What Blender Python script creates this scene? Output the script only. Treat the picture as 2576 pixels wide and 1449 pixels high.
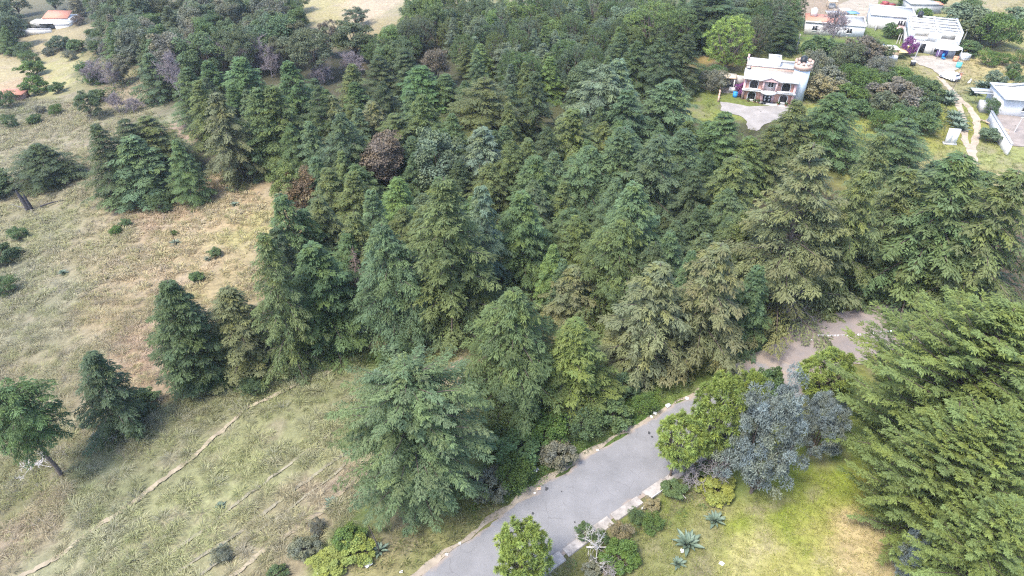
import bpy, bmesh, math, random
import numpy as np
from mathutils import Vector, Matrix

# ------------------------------------------------------------------ scene, camera, sky, sun
for _o in list(bpy.data.objects):
    bpy.data.objects.remove(_o, do_unlink=True)
scene = bpy.context.scene
COL = scene.collection
R = math.radians
CAM_H, PITCH = 48.0, R(37.0)
cam_d = bpy.data.cameras.new('camera')
cam_d.lens = 24.0; cam_d.sensor_width = 36.0; cam_d.clip_end = 8000
cam = bpy.data.objects.new('camera', cam_d)
cam.location = (0, 0, CAM_H); cam.rotation_euler = (math.pi/2 - PITCH, 0, 0)
COL.objects.link(cam); scene.camera = cam

SUN_EL, SUN_AZ = R(60), R(-128)          # azimuth from +Y towards +X
world = bpy.data.worlds.new('World'); scene.world = world; world.use_nodes = True
wn = world.node_tree
sky = wn.nodes.new('ShaderNodeTexSky'); sky.sky_type = 'NISHITA'; sky.sun_disc = False
sky.sun_elevation = SUN_EL; sky.sun_rotation = SUN_AZ
sky.air_density = 1.0; sky.dust_density = 10.0; sky.ozone_density = 0.0; sky.altitude = 2600
bg = wn.nodes['Background']; bg.inputs['Strength'].default_value = 0.15
wn.links.new(sky.outputs[0], bg.inputs['Color'])
sun_d = bpy.data.lights.new('sun', 'SUN'); sun_d.energy = 1.5; sun_d.angle = R(18); sun_d.color = (1.0, 0.95, 0.86)
sun = bpy.data.objects.new('sun', sun_d); COL.objects.link(sun)
_sv = Vector((math.sin(SUN_AZ)*math.cos(SUN_EL), math.cos(SUN_AZ)*math.cos(SUN_EL), math.sin(SUN_EL)))
sun.rotation_euler = _sv.to_track_quat('Z', 'Y').to_euler(); sun.location = _sv*300
vs = scene.view_settings
vs.view_transform = 'Standard'; vs.look = 'None'; vs.gamma = 1.0; vs.use_curve_mapping = False; vs.exposure = 2.38
scene.render.engine = 'CYCLES'
scene.cycles.max_bounces = 5; scene.cycles.diffuse_bounces = 3; scene.cycles.glossy_bounces = 2
scene.cycles.transmission_bounces = 3; scene.cycles.volume_bounces = 1; scene.cycles.transparent_max_bounces = 6
scene.cycles.use_denoising = False; scene.cycles.filter_width = 1.25
scene.cycles.caustics_reflective = False; scene.cycles.caustics_refractive = False

rng = np.random.default_rng(11); random.seed(11)

# ------------------------------------------------------------------ survey: picture points to places on the land
W, H_, F = 2576.0, 1449.0, 2576.0*24/36
def ray(u, v):
    a = (u - W/2)/F; b = -(v - H_/2)/F
    sp, cp = math.sin(PITCH), math.cos(PITCH)
    return np.array((a, b*sp + cp, b*cp - sp))
def proj(p):
    sp, cp = math.sin(PITCH), math.cos(PITCH)
    x, y, z = p[0], p[1], p[2] - CAM_H
    d = y*cp - z*sp; up = y*sp + z*cp
    return W/2 + F*x/d, H_/2 - F*up/d, d
def softplus(t, k): return k*np.log1p(np.exp(np.clip(t/k, -40, 40)))
def land(x, y):
    x = np.asarray(x, float); y = np.asarray(y, float)
    z = -0.11*softplus(-(x + 14) - 0.10*(y - 60), 9.0)
    return np.maximum(z, -60) + 0.35*np.sin(x*.11 + 1)*np.cos(y*.09) + 0.18*np.sin(x*.31 + y*.17)
def hit(u, v, h=0.0):
    d = ray(u, v); z = 0.0; lo = None
    for _ in range(24):
        t = (z + h - CAM_H)/d[2]
        z = 0.5*z + 0.5*float(land(d[0]*t, d[1]*t))
    t = (z + h - CAM_H)/d[2]
    return np.array((d[0]*t, d[1]*t, z))
def height_for(u, v, vbase):
    lo, hi = 0.3, 34.0
    for _ in range(16):
        m = .5*(lo + hi)
        if proj(hit(u, v, m))[1] < vbase: lo = m
        else: hi = m
    return .5*(lo + hi)

def _hash(i, j, s):
    n = (i*374761393 + j*668265263 + s*1442695041) & 0xffffffff
    n = ((n ^ (n >> 13))*1274126177) & 0xffffffff
    return ((n ^ (n >> 16)) & 0xffff)/65535.0
def vnoise(x, y, s=0):
    x = np.asarray(x, float); y = np.asarray(y, float)
    i = np.floor(x).astype(np.int64); j = np.floor(y).astype(np.int64); fx = x - i; fy = y - j
    fx = fx*fx*(3 - 2*fx); fy = fy*fy*(3 - 2*fy)
    return (_hash(i, j, s)*(1 - fx) + _hash(i+1, j, s)*fx)*(1 - fy) + (_hash(i, j+1, s)*(1 - fx) + _hash(i+1, j+1, s)*fx)*fy
def fbm(x, y, s=0, o=4):
    t = 0; a = .5
    for k in range(o): t = t + a*vnoise(x*2**k, y*2**k, s + k*7); a *= .5
    return t
def lin(c):
    c = np.asarray(c, float)/255.0
    return np.where(c <= .04045, c/12.92, ((c + .055)/1.055)**2.4)

def dist_poly(x, y, pts):
    d = np.full(np.shape(x), 1e9)
    for (x0, y0), (x1, y1) in zip(pts[:-1], pts[1:]):
        vx, vy = x1 - x0, y1 - y0; L = vx*vx + vy*vy + 1e-9
        t = np.clip(((x - x0)*vx + (y - y0)*vy)/L, 0, 1)
        d = np.minimum(d, np.hypot(x - x0 - t*vx, y - y0 - t*vy))
    return d
def inside(x, y, poly):
    x = np.asarray(x, float); y = np.asarray(y, float); r = np.zeros(x.shape, bool); n = len(poly)
    for k in range(n):
        x0, y0 = poly[k]; x1, y1 = poly[(k+1) % n]
        c = ((y0 > y) != (y1 > y)) & (x < (x1 - x0)*(y - y0)/((y1 - y0) if y1 != y0 else 1e-9) + x0)
        r ^= c
    return r
def G2(pts): return [tuple(hit(u, v)[:2]) for u, v in pts]

# lines on the land (overview picture points of the photograph)
ROAD_L = G2([(860,1590),(1055,1449),(1288,1280),(1420,1190),(1545,1108),(1660,1042),(1765,985),(1850,930),(1930,885),(2000,845)])
ROAD_R = G2([(1140,1590),(1345,1449),(1420,1395),(1550,1300),(1688,1205),(1790,1135),(1900,1065),(1990,1010),(2080,955),(2180,900)])
def resample(p, n):
    p = np.array(p); s = np.r_[0, np.cumsum(np.hypot(*np.diff(p, axis=0).T))]; t = np.linspace(0, s[-1], n)
    return np.c_[np.interp(t, s, p[:,0]), np.interp(t, s, p[:,1])]
def smooth(p, it=3):
    p = np.array(p, float)
    for _ in range(it): p[1:-1] = .25*p[:-2] + .5*p[1:-1] + .25*p[2:]
    return p
PATHS = {
 'main': G2([(862,898),(845,922),(800,948),(760,957),(690,992),(615,1030),(560,1085),(430,1190),(300,1290),(200,1362),(60,1449),(-60,1530)]),
 'bank': G2([(1010,1010),(930,1075),(870,1135),(740,1225),(600,1330),(520,1380),(400,1455)]),
 'low':  G2([(880,1215),(800,1290),(720,1345),(640,1405),(560,1470)]),
 'bank2': G2([(905,1130),(850,1180),(760,1250),(660,1325),(580,1385),(500,1440)]),
 'bank3': G2([(930,1010),(840,1085),(720,1170),(600,1260),(480,1350),(360,1430)]),
 'east': G2([(1165,905),(1130,932),(1105,958),(1085,985)]),
 'nook': G2([(1062,868),(1055,885),(1048,900)]),
}
TRACK_A = G2([(2362,192),(2392,225),(2408,255),(2420,290),(2428,325),(2424,350),(2436,372),(2444,392),(2450,412)])
TRACK_B = G2([(2382,215),(2415,248),(2442,275),(2455,300),(2460,325),(2454,350),(2447,375),(2446,395),(2452,415)])
road_mid = (resample(ROAD_L, 40) + resample(ROAD_R, 40))/2
def terrain(x, y):
    x = np.asarray(x, float); y = np.asarray(y, float)
    z = land(x, y)
    dr = dist_poly(x, y, [tuple(p) for p in road_mid])
    m = 1/(1 + np.exp(-(dr - 6.0)/.8))
    rough = (fbm(x*.35, y*.35, 3) - .5)*.9*m*np.clip((y-150)/-200+1.0, .5, 1)
    flat = (y > 95) & (x > 30)
    z = z + np.where(flat, rough*.4, rough)
    for k, w, dp in (('main', 1.0, .06), ('bank', 1.3, .3), ('low', 1.0, .1), ('bank2', 1.2, .2), ('bank3', 1.2, .15)):
        z = z - dp*np.exp(-(dist_poly(x, y, PATHS[k])/w)**2)
    return z
def place(u, v):
    p = hit(u, v); p[2] = float(terrain(p[0], p[1])); return p

# ------------------------------------------------------------------ materials
MATS = {}
def mat(name, col, rough=.8, noise=0.0, scale=3.0, spec=.25, bump=0.0, metal=0.0, col2=None, detail=5):
    if name in MATS: return MATS[name]
    m = bpy.data.materials.new(name); m.use_nodes = True; nt = m.node_tree; b = nt.nodes['Principled BSDF']
    b.inputs['Roughness'].default_value = rough; b.inputs['Specular IOR Level'].default_value = spec; b.inputs['Metallic'].default_value = metal
    c = (*col, 1)
    if noise > 0 or col2:
        tc = nt.nodes.new('ShaderNodeTexCoord'); n = nt.nodes.new('ShaderNodeTexNoise')
        n.inputs['Scale'].default_value = scale; n.inputs['Detail'].default_value = detail; n.inputs['Roughness'].default_value = .65
        nt.links.new(tc.outputs['Object'], n.inputs['Vector'])
        r = nt.nodes.new('ShaderNodeValToRGB'); r.color_ramp.elements[0].position = .3; r.color_ramp.elements[1].position = .72
        lo = col2 if col2 else tuple(x*(1 - noise) for x in col); hi = col if col2 else tuple(min(1, x*(1 + noise)) for x in col)
        r.color_ramp.elements[0].color = (*lo, 1); r.color_ramp.elements[1].color = (*hi, 1)
        nt.links.new(n.outputs['Fac'], r.inputs['Fac']); nt.links.new(r.outputs['Color'], b.inputs['Base Color'])
        if bump:
            bp = nt.nodes.new('ShaderNodeBump'); bp.inputs['Strength'].default_value = bump; bp.inputs['Distance'].default_value = .05
            nt.links.new(n.outputs['Fac'], bp.inputs['Height']); nt.links.new(bp.outputs['Normal'], b.inputs['Normal'])
    else: b.inputs['Base Color'].default_value = c
    MATS[name] = m; return m

def foliage_mat(name, transl=.22):
    """leaf colour = the tree's own colour, varied by bough; alpha of the tree's colour = share of bronze cone-bearing tips"""
    m = bpy.data.materials.new(name); m.use_nodes = True; nt = m.node_tree; N = nt.nodes.new; L = nt.links.new
    nt.nodes.clear()
    out = N('ShaderNodeOutputMaterial'); oi = N('ShaderNodeObjectInfo'); at = N('ShaderNodeAttribute'); at.attribute_name = 'fx'
    sep = N('ShaderNodeSeparateColor'); L(at.outputs['Color'], sep.inputs[0])
    tone = N('ShaderNodeMapRange'); tone.inputs['To Min'].default_value = .62; tone.inputs['To Max'].default_value = 1.42
    L(sep.outputs[0], tone.inputs['Value'])
    mul = N('ShaderNodeVectorMath'); mul.operation = 'SCALE'; L(oi.outputs['Color'], mul.inputs[0]); L(tone.outputs[0], mul.inputs['Scale'])
    # pale / yellowish shift on some boughs
    yel = N('ShaderNodeMix'); yel.data_type = 'RGBA'; yel.blend_type = 'MULTIPLY'; yel.inputs['B'].default_value = (1.22, 1.08, .72, 1)
    L(sep.outputs[2], yel.inputs['Factor']); L(mul.outputs[0], yel.inputs['A'])
    br = N('ShaderNodeMix'); br.data_type = 'RGBA'; br.inputs['B'].default_value = (.150, .120, .058, 1)
    f = N('ShaderNodeMath'); f.operation = 'MULTIPLY'; L(sep.outputs[1], f.inputs[0]); L(oi.outputs['Alpha'], f.inputs[1])
    L(f.outputs[0], br.inputs['Factor']); L(yel.outputs['Result'], br.inputs['A'])
    d = N('ShaderNodeBsdfPrincipled'); d.inputs['Roughness'].default_value = .62; d.inputs['Specular IOR Level'].default_value = .22
    t = N('ShaderNodeBsdfTranslucent'); mx = N('ShaderNodeMixShader'); mx.inputs[0].default_value = transl
    L(br.outputs['Result'], d.inputs['Base Color']); L(br.outputs['Result'], t.inputs['Color'])
    L(d.outputs[0], mx.inputs[1]); L(t.outputs[0], mx.inputs[2]); L(mx.outputs[0], out.inputs[0])
    MATS[name] = m; return m
def vcol_mat(name, transl=0.0, noise=0.0, scale=1.0, bump=0.0, rough=.85):
    m = bpy.data.materials.new(name); m.use_nodes = True; nt = m.node_tree; N = nt.nodes.new; L = nt.links.new
    b = nt.nodes['Principled BSDF']; b.inputs['Roughness'].default_value = rough; b.inputs['Specular IOR Level'].default_value = .15
    at = N('ShaderNodeAttribute'); at.attribute_name = 'tint'; src = at.outputs['Color']
    if noise:
        tc = N('ShaderNodeTexCoord'); n = N('ShaderNodeTexNoise'); n.inputs['Scale'].default_value = scale; n.inputs['Detail'].default_value = 8; n.inputs['Roughness'].default_value = .7
        L(tc.outputs['Object'], n.inputs['Vector'])
        r = N('ShaderNodeMapRange'); r.inputs['From Min'].default_value = .25; r.inputs['From Max'].default_value = .75
        r.inputs['To Min'].default_value = 1 - noise; r.inputs['To Max'].default_value = 1 + noise; L(n.outputs['Fac'], r.inputs['Value'])
        s = N('ShaderNodeVectorMath'); s.operation = 'SCALE'; L(src, s.inputs[0]); L(r.outputs[0], s.inputs['Scale']); src = s.outputs[0]
        if bump:
            bp = N('ShaderNodeBump'); bp.inputs['Strength'].default_value = bump; bp.inputs['Distance'].default_value = .12
            L(n.outputs['Fac'], bp.inputs['Height']); L(bp.outputs['Normal'], b.inputs['Normal'])
    L(src, b.inputs['Base Color'])
    if transl:
        t = N('ShaderNodeBsdfTranslucent'); mx = N('ShaderNodeMixShader'); mx.inputs[0].default_value = transl
        L(src, t.inputs['Color']); L(b.outputs[0], mx.inputs[1]); L(t.outputs[0], mx.inputs[2])
        L(mx.outputs[0], nt.nodes['Material Output'].inputs[0])
    MATS[name] = m; return m
LEAF = foliage_mat('leaf'); BLADE = vcol_mat("grass_blade", transl=.4); SOIL = vcol_mat('soil_and_turf', noise=.45, scale=1.6, bump=.6)
BARK = mat('bark', (.11, .085, .07), .9, .45, 6, bump=.5); GREYWOOD = mat('grey_dead_wood', (.23, .205, .20), .9, .3, 5)
PURPLEWOOD = mat('bare_twigs', (.20, .17, .175), .9, .3, 4); PINKWOOD = mat('reddish_dead_wood', (.20, .14, .12), .9, .3, 4)
PALEWOOD = mat('bleached_wood', (.42, .39, .37), .85, .2, 6); CHAR = mat('charred_wood', (.045, .04, .042), .9, .6, 7)

# ------------------------------------------------------------------ mesh helpers
def mesh_np(name, v, f, material=None, attr=None, aname='fx', smooth_=False):
    """v (n,3), f (m,k) or list of such arrays of different k"""
    fs = f if isinstance(f, list) else [f]
    fs = [np.asarray(a) for a in fs if len(a)]
    me = bpy.data.meshes.new(name); v = np.asarray(v, np.float32)
    me.vertices.add(len(v)); me.vertices.foreach_set('co', v.ravel())
    nl = sum(a.size for a in fs); npoly = sum(len(a) for a in fs)
    me.loops.add(nl); me.loops.foreach_set('vertex_index', np.concatenate([a.ravel() for a in fs]).astype(np.int32))
    me.polygons.add(npoly)
    tot = np.concatenate([np.full(len(a), a.shape[1]) for a in fs]).astype(np.int32)
    me.polygons.foreach_set('loop_start', np.r_[0, np.cumsum(tot)[:-1]].astype(np.int32))
    me.polygons.foreach_set('loop_total', tot)
    if smooth_: me.polygons.foreach_set('use_smooth', np.ones(npoly, bool))
    if attr is not None:
        a = me.attributes.new(aname, 'FLOAT_COLOR', 'POINT')
        c = np.ones((len(v), 4), np.float32); c[:, :attr.shape[1]] = attr; a.data.foreach_set('color', c.ravel())
    me.update(calc_edges=True)
    if material: me.materials.append(material)
    return me
def obj(name, me, parent=None, loc=None, rot=None, scale=None):
    o = bpy.data.objects.new(name, me); COL.objects.link(o)
    if parent is not None: o.parent = parent
    if loc is not None: o.location = [float(c) for c in loc]
    if rot is not None: o.rotation_euler = rot
    if scale is not None: o.scale = scale
    return o
def tag(o, label, cat, group=None):
    o['label'] = label; o['category'] = cat
    if group: o['group'] = group
    return o
def thing(name, label, cat, loc, rz=0, group=None, scale=None):
    o = obj(name, None, None, loc, (0, 0, rz), scale); o.empty_display_size = .3
    return tag(o, label, cat, group)
def structure(o): o['kind'] = 'structure'; return o
def nrm(a): return a/np.maximum(np.linalg.norm(a, axis=-1, keepdims=True), 1e-9)
def kites(base, mid, tip, side):
    n = len(base); v = np.stack([base, mid + side, tip, mid - side], 1).reshape(-1, 3)
    return v, np.arange(4*n).reshape(n, 4)
def tube(pts, rad, k=6):
    pts = np.asarray(pts, float); n = len(pts); rad = np.asarray(rad, float)
    T = nrm(np.gradient(pts, axis=0)); ref = np.where(np.abs(T[:, 2:3]) > .9, np.array([[1., 0, 0]]), np.array([[0, 0, 1.]]))
    A = nrm(np.cross(T, ref)); B = np.cross(T, A); a = np.arange(k)*2*math.pi/k
    v = pts[:, None] + rad[:, None, None]*(np.cos(a)[None, :, None]*A[:, None] + np.sin(a)[None, :, None]*B[:, None])
    i = np.arange(n-1)[:, None]*k; j = np.arange(k)[None]; j2 = (j + 1) % k
    f = np.stack([i + j, i + j2, i + k + j2, i + k + j], -1).reshape(-1, 4)
    return v.reshape(-1, 3), f
def join(parts):
    vs_, fs_, o = [], {}, 0
    for v, f in parts:
        vs_.append(v); fs_.setdefault(f.shape[1], []).append(f + o); o += len(v)
    return np.concatenate(vs_), [np.concatenate(x) for x in fs_.values()]
def boxv(c, s, rz=0, taper=1.0):
    x, y, z = [q/2 for q in s]
    v = np.array([(-x,-y,-z),(x,-y,-z),(x,y,-z),(-x,y,-z),(-x*taper,-y*taper,z),(x*taper,-y*taper,z),(x*taper,y*taper,z),(-x*taper,y*taper,z)])
    if rz: c_, s_ = math.cos(rz), math.sin(rz); v = v @ np.array([[c_, s_, 0], [-s_, c_, 0], [0, 0, 1]])
    return v + np.asarray(c, float), np.array([(0,3,2,1),(4,5,6,7),(0,1,5,4),(1,2,6,5),(2,3,7,6),(3,0,4,7)])
def part(name, parent, material, *shapes, smooth_=False):
    v, f = join(shapes); return obj(name, mesh_np(name, v, f, material, smooth_=smooth_), parent)
def prism(poly, y0, y1):
    """poly of (x, z) in front view, extruded along y"""
    n = len(poly); p = np.array(poly, float)
    v = np.r_[np.c_[p[:,0], np.full(n, y0), p[:,1]], np.c_[p[:,0], np.full(n, y1), p[:,1]]]
    q = np.array([(i, (i+1) % n, n + (i+1) % n, n + i) for i in range(n)])
    return v, q, n
def prism_part(name, parent, material, poly, y0, y1):
    v, q, n = prism(poly, y0, y1); me = bpy.data.meshes.new(name)
    me.from_pydata(v.tolist(), [], [tuple(range(n)), tuple(range(2*n-1, n-1, -1))] + [tuple(int(c) for c in reversed(a)) for a in q])
    me.materials.append(material); me.update(); return obj(name, me, parent)
def ring_part(name, parent, material, outer, inner, y0, y1):
    n = len(outer); o = np.array(outer); i = np.array(inner)
    v = np.r_[np.c_[o[:,0], np.full(n, y0), o[:,1]], np.c_[i[:,0], np.full(n, y0), i[:,1]], np.c_[o[:,0], np.full(n, y1), o[:,1]], np.c_[i[:,0], np.full(n, y1), i[:,1]]]
    f = []
    for k in range(n):
        k2 = (k+1) % n; f += [(k, k2, n+k2, n+k), (2*n+k, 3*n+k, 3*n+k2, 2*n+k2), (k, 2*n+k, 2*n+k2, k2), (n+k, n+k2, 3*n+k2, 3*n+k)]
    return obj(name, mesh_np(name, v, np.array(f), material), parent)
def cyl(c, r, h, k=20, r2=None):
    r2 = r if r2 is None else r2; a = np.arange(k)*2*math.pi/k
    v = np.r_[np.c_[r*np.cos(a), r*np.sin(a), np.zeros(k)], np.c_[r2*np.cos(a), r2*np.sin(a), np.full(k, h)], [[0,0,0]], [[0,0,h]]] + np.asarray(c, float)
    j = np.arange(k); j2 = (j+1) % k
    f4 = np.stack([j, j2, k+j2, k+j], 1); f3 = np.r_[np.stack([j2, j, np.full(k, 2*k)], 1), np.stack([k+j, k+j2, np.full(k, 2*k+1)], 1)]
    return v, f4, f3
def cyl_part(name, parent, material, *cs, smooth_=False):
    parts = []
    for v, f4, f3 in cs:
        parts.append((v, f4)); 
    vs_, o, a4, a3 = [], 0, [], []
    for v, f4, f3 in cs: vs_.append(v); a4.append(f4+o); a3.append(f3+o); o += len(v)
    return obj(name, mesh_np(name, np.concatenate(vs_), [np.concatenate(a4), np.concatenate(a3)], material, smooth_=smooth_), parent)
# ------------------------------------------------------------------ the land
GC = [ # overview u, v, colour of the ground cover as it looks (sRGB)
(60,420,165,158,120),(150,420,170,158,118),(100,600,158,155,108),(250,600,176,162,118),(400,545,192,160,126),(560,500,190,165,120),(500,600,200,176,128),(590,590,198,184,112),
(450,690,196,168,126),(300,760,184,162,120),(340,870,190,158,126),(100,800,156,152,116),(200,900,164,154,116),(60,1000,160,150,112),(30,700,150,148,116),(480,650,196,172,124),(520,720,186,164,112),
(300,1200,146,150,102),(450,1050,150,150,104),(600,1200,168,170,110),(500,1350,174,176,116),(800,1150,166,166,110),(200,1400,166,166,120),(60,1230,138,136,86),(40,1330,170,150,120),(800,1330,176,158,124),(700,1440,170,154,118),(880,1215,172,150,122),
(1000,1000,154,152,104),(900,960,146,150,92),(1150,920,172,160,108),(1060,880,170,170,80),(960,905,120,140,70),(700,970,142,146,90),(500,1000,140,140,92),(380,960,176,150,116),
(1450,1120,92,122,54),(1350,1230,104,126,60),(1100,1380,152,152,84),(1000,1440,168,158,96),(850,1400,138,160,52),(920,1330,110,136,56),(1600,1010,90,122,54),(1690,985,120,140,70),(1250,1280,140,142,76),
(2100,1205,140,160,56),(2000,1290,142,158,58),(2150,1235,150,162,62),(2000,1400,176,172,100),(2150,1360,200,180,134),(2250,1400,196,174,128),(1800,1290,168,166,110),(1750,1350,156,154,104),(1550,1385,126,132,78),
(1500,1290,116,128,62),(1900,1430,190,184,122),(1850,1330,146,160,62),(1660,1250,124,136,66),(1760,1200,110,128,66),(2050,1340,176,172,96),(2290,1330,160,156,70),(2200,1290,168,164,76),(1700,1440,140,142,88),(1440,1440,122,124,74),
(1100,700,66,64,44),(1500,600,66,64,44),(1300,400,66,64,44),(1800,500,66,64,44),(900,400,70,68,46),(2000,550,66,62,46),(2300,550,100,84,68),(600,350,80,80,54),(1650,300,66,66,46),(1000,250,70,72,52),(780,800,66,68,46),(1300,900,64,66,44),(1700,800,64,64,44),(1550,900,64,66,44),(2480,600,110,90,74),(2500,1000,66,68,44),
(2150,330,156,162,84),(2160,390,158,162,88),(2370,330,156,156,72),(2360,290,150,156,76),(2200,180,96,128,62),(2400,180,176,160,116),(2500,170,196,180,128),(2450,120,172,168,104),(2550,200,180,172,112),(2520,60,172,164,112),(2480,20,172,160,118),(2300,60,136,152,84),(2480,250,146,156,98),(2330,190,164,158,106),(2280,240,120,140,72),(2500,400,160,166,100),(2440,440,168,160,110),(2400,230,160,156,110),
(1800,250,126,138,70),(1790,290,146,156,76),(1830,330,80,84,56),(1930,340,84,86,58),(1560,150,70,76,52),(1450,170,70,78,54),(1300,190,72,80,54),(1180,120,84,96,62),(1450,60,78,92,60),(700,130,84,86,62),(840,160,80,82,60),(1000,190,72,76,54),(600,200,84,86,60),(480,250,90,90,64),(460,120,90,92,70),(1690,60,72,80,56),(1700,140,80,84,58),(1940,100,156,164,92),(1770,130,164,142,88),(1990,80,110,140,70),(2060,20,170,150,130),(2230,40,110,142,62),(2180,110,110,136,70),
(120,100,205,186,138),(90,115,200,182,132),(150,160,200,192,128),(150,205,204,196,130),(60,180,205,190,142),(40,215,214,172,140),(20,190,210,190,140),(30,280,150,148,116),(200,190,150,148,100),
(790,20,206,194,132),(830,45,204,190,128),(940,12,224,200,166),(900,35,222,198,164),(1010,20,190,180,130),(1080,75,200,176,122),(1040,95,196,174,120),(1130,50,170,176,110),(985,110,190,170,118),
(600,100,70,80,70),(400,60,68,80,68),(200,40,72,84,70),(1300,80,82,100,66),(1600,60,76,94,64),(300,150,146,138,98),(260,120,150,140,100),(220,290,166,156,120),(290,260,176,156,120),(430,330,180,150,124),(440,285,150,150,110),(330,275,168,160,124)]
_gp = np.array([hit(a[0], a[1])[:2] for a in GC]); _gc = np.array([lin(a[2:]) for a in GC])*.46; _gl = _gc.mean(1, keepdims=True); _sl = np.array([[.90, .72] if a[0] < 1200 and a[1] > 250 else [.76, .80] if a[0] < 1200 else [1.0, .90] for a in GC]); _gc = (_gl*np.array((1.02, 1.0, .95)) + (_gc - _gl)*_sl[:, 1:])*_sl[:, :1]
def ground_colour(x, y, jitter=True):
    x = np.asarray(x, float).ravel(); y = np.asarray(y, float).ravel()
    wx = x + (fbm(x*.22, y*.22, 21) - .47)*9; wy = y + (fbm(x*.22, y*.22, 47) - .47)*9
    out = np.empty((len(x), 3))
    for s in range(0, len(x), 20000):
        d2 = (wx[s:s+20000, None] - _gp[None, :, 0])**2 + (wy[s:s+20000, None] - _gp[None, :, 1])**2 + .6
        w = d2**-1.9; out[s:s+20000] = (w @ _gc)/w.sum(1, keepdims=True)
    return out
xs = np.r_[-2500,-1200,-600,-380,-300,-260, np.arange(-235, -60, 1.3), np.arange(-60, 66, .75), np.arange(66, 160, 1.2), 175, 200, 260, 380, 600, 1200, 2500]
ys = np.r_[-800,-300,-120,-40,-10, 5, np.arange(14, 80, .62), np.arange(80, 160, 1.0), np.arange(160, 290, 1.5), 300, 330, 400, 600, 1000, 2500]
X, Y = np.meshgrid(xs, ys); Z = terrain(X.ravel(), Y.ravel())
PATCH = [(G2(p), np.array(lin(c))*.38) for p, c in [   # worn or tilled patches with an edge of their own
 ([(905,0),(985,10),(975,30),(935,42),(905,35),(880,18),(868,0),(890,-30),(940,-30)], (226,202,168)),
 ([(30,122),(128,84),(140,128),(96,138),(40,140)], (208,190,142)),
 ([(98,142),(190,168),(188,205),(150,236),(118,222)], (204,196,134)),
 ([(-40,165),(60,158),(72,195),(70,240),(-40,248)], (206,190,144)),
 ([(400,525),(470,480),(640,470),(640,560),(520,600),(430,560)], (196,166,130)),
 ([(295,880),(360,850),(390,960),(330,985),(290,940)], (192,160,130))]]
gcol = ground_colour(X.ravel(), Y.ravel())
for poly, c in PATCH:
    wx = X.ravel() + (vnoise(X.ravel()*.5, Y.ravel()*.5, 5) - .5)*3; wy = Y.ravel() + (vnoise(X.ravel()*.5, Y.ravel()*.5, 9) - .5)*3
    k = inside(wx, wy, poly)[:, None]*.4; gcol = gcol*(1 - k) + c*k
# bare earth showing between the tussocks
e = np.clip((fbm(X.ravel()*.55, Y.ravel()*.55, 77) - .52)*4, 0, .6)[:, None]; gcol = gcol*(1 - e) + e*np.array((.20, .165, .115))*np.clip(gcol.sum(1, keepdims=True)/.45, .3, 1.1)
nx, ny = len(xs), len(ys); i = (np.arange(ny-1)[:, None]*nx + np.arange(nx-1)[None]).ravel()
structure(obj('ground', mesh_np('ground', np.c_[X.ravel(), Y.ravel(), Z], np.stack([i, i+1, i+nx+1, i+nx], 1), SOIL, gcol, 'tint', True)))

def sheet(name, A, B, n, m, dz, material, fray=0.0, seed=0, tint=None):
    a = smooth(resample(A, n)); b = smooth(resample(B, n)); t = np.linspace(0, 1, m)
    if fray:
        q = np.arange(n); d = nrm(b - a)
        a = a + d*((fbm(q*.35, q*0+1, seed) - .47)*fray)[:, None]; b = b + d*((fbm(q*.35, q*0+1, seed+5) - .47)*fray)[:, None]
    p = a[:, None]*(1 - t[None, :, None]) + b[:, None]*t[None, :, None]; p = p.reshape(-1, 2)
    z = terrain(p[:, 0], p[:, 1]) + dz
    i = (np.arange(n-1)[:, None]*m + np.arange(m-1)[None]).ravel()
    return structure(obj(name, mesh_np(name, np.c_[p, z], np.stack([i, i+1, i+m+1, i+m], 1)[:, ::-1], material, tint, 'tint', True)))
def offset_line(P, w):
    P = np.array(P); T = nrm(np.gradient(P, axis=0)); N_ = np.c_[-T[:, 1], T[:, 0]]; return P + N_*w, P - N_*w

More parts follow.
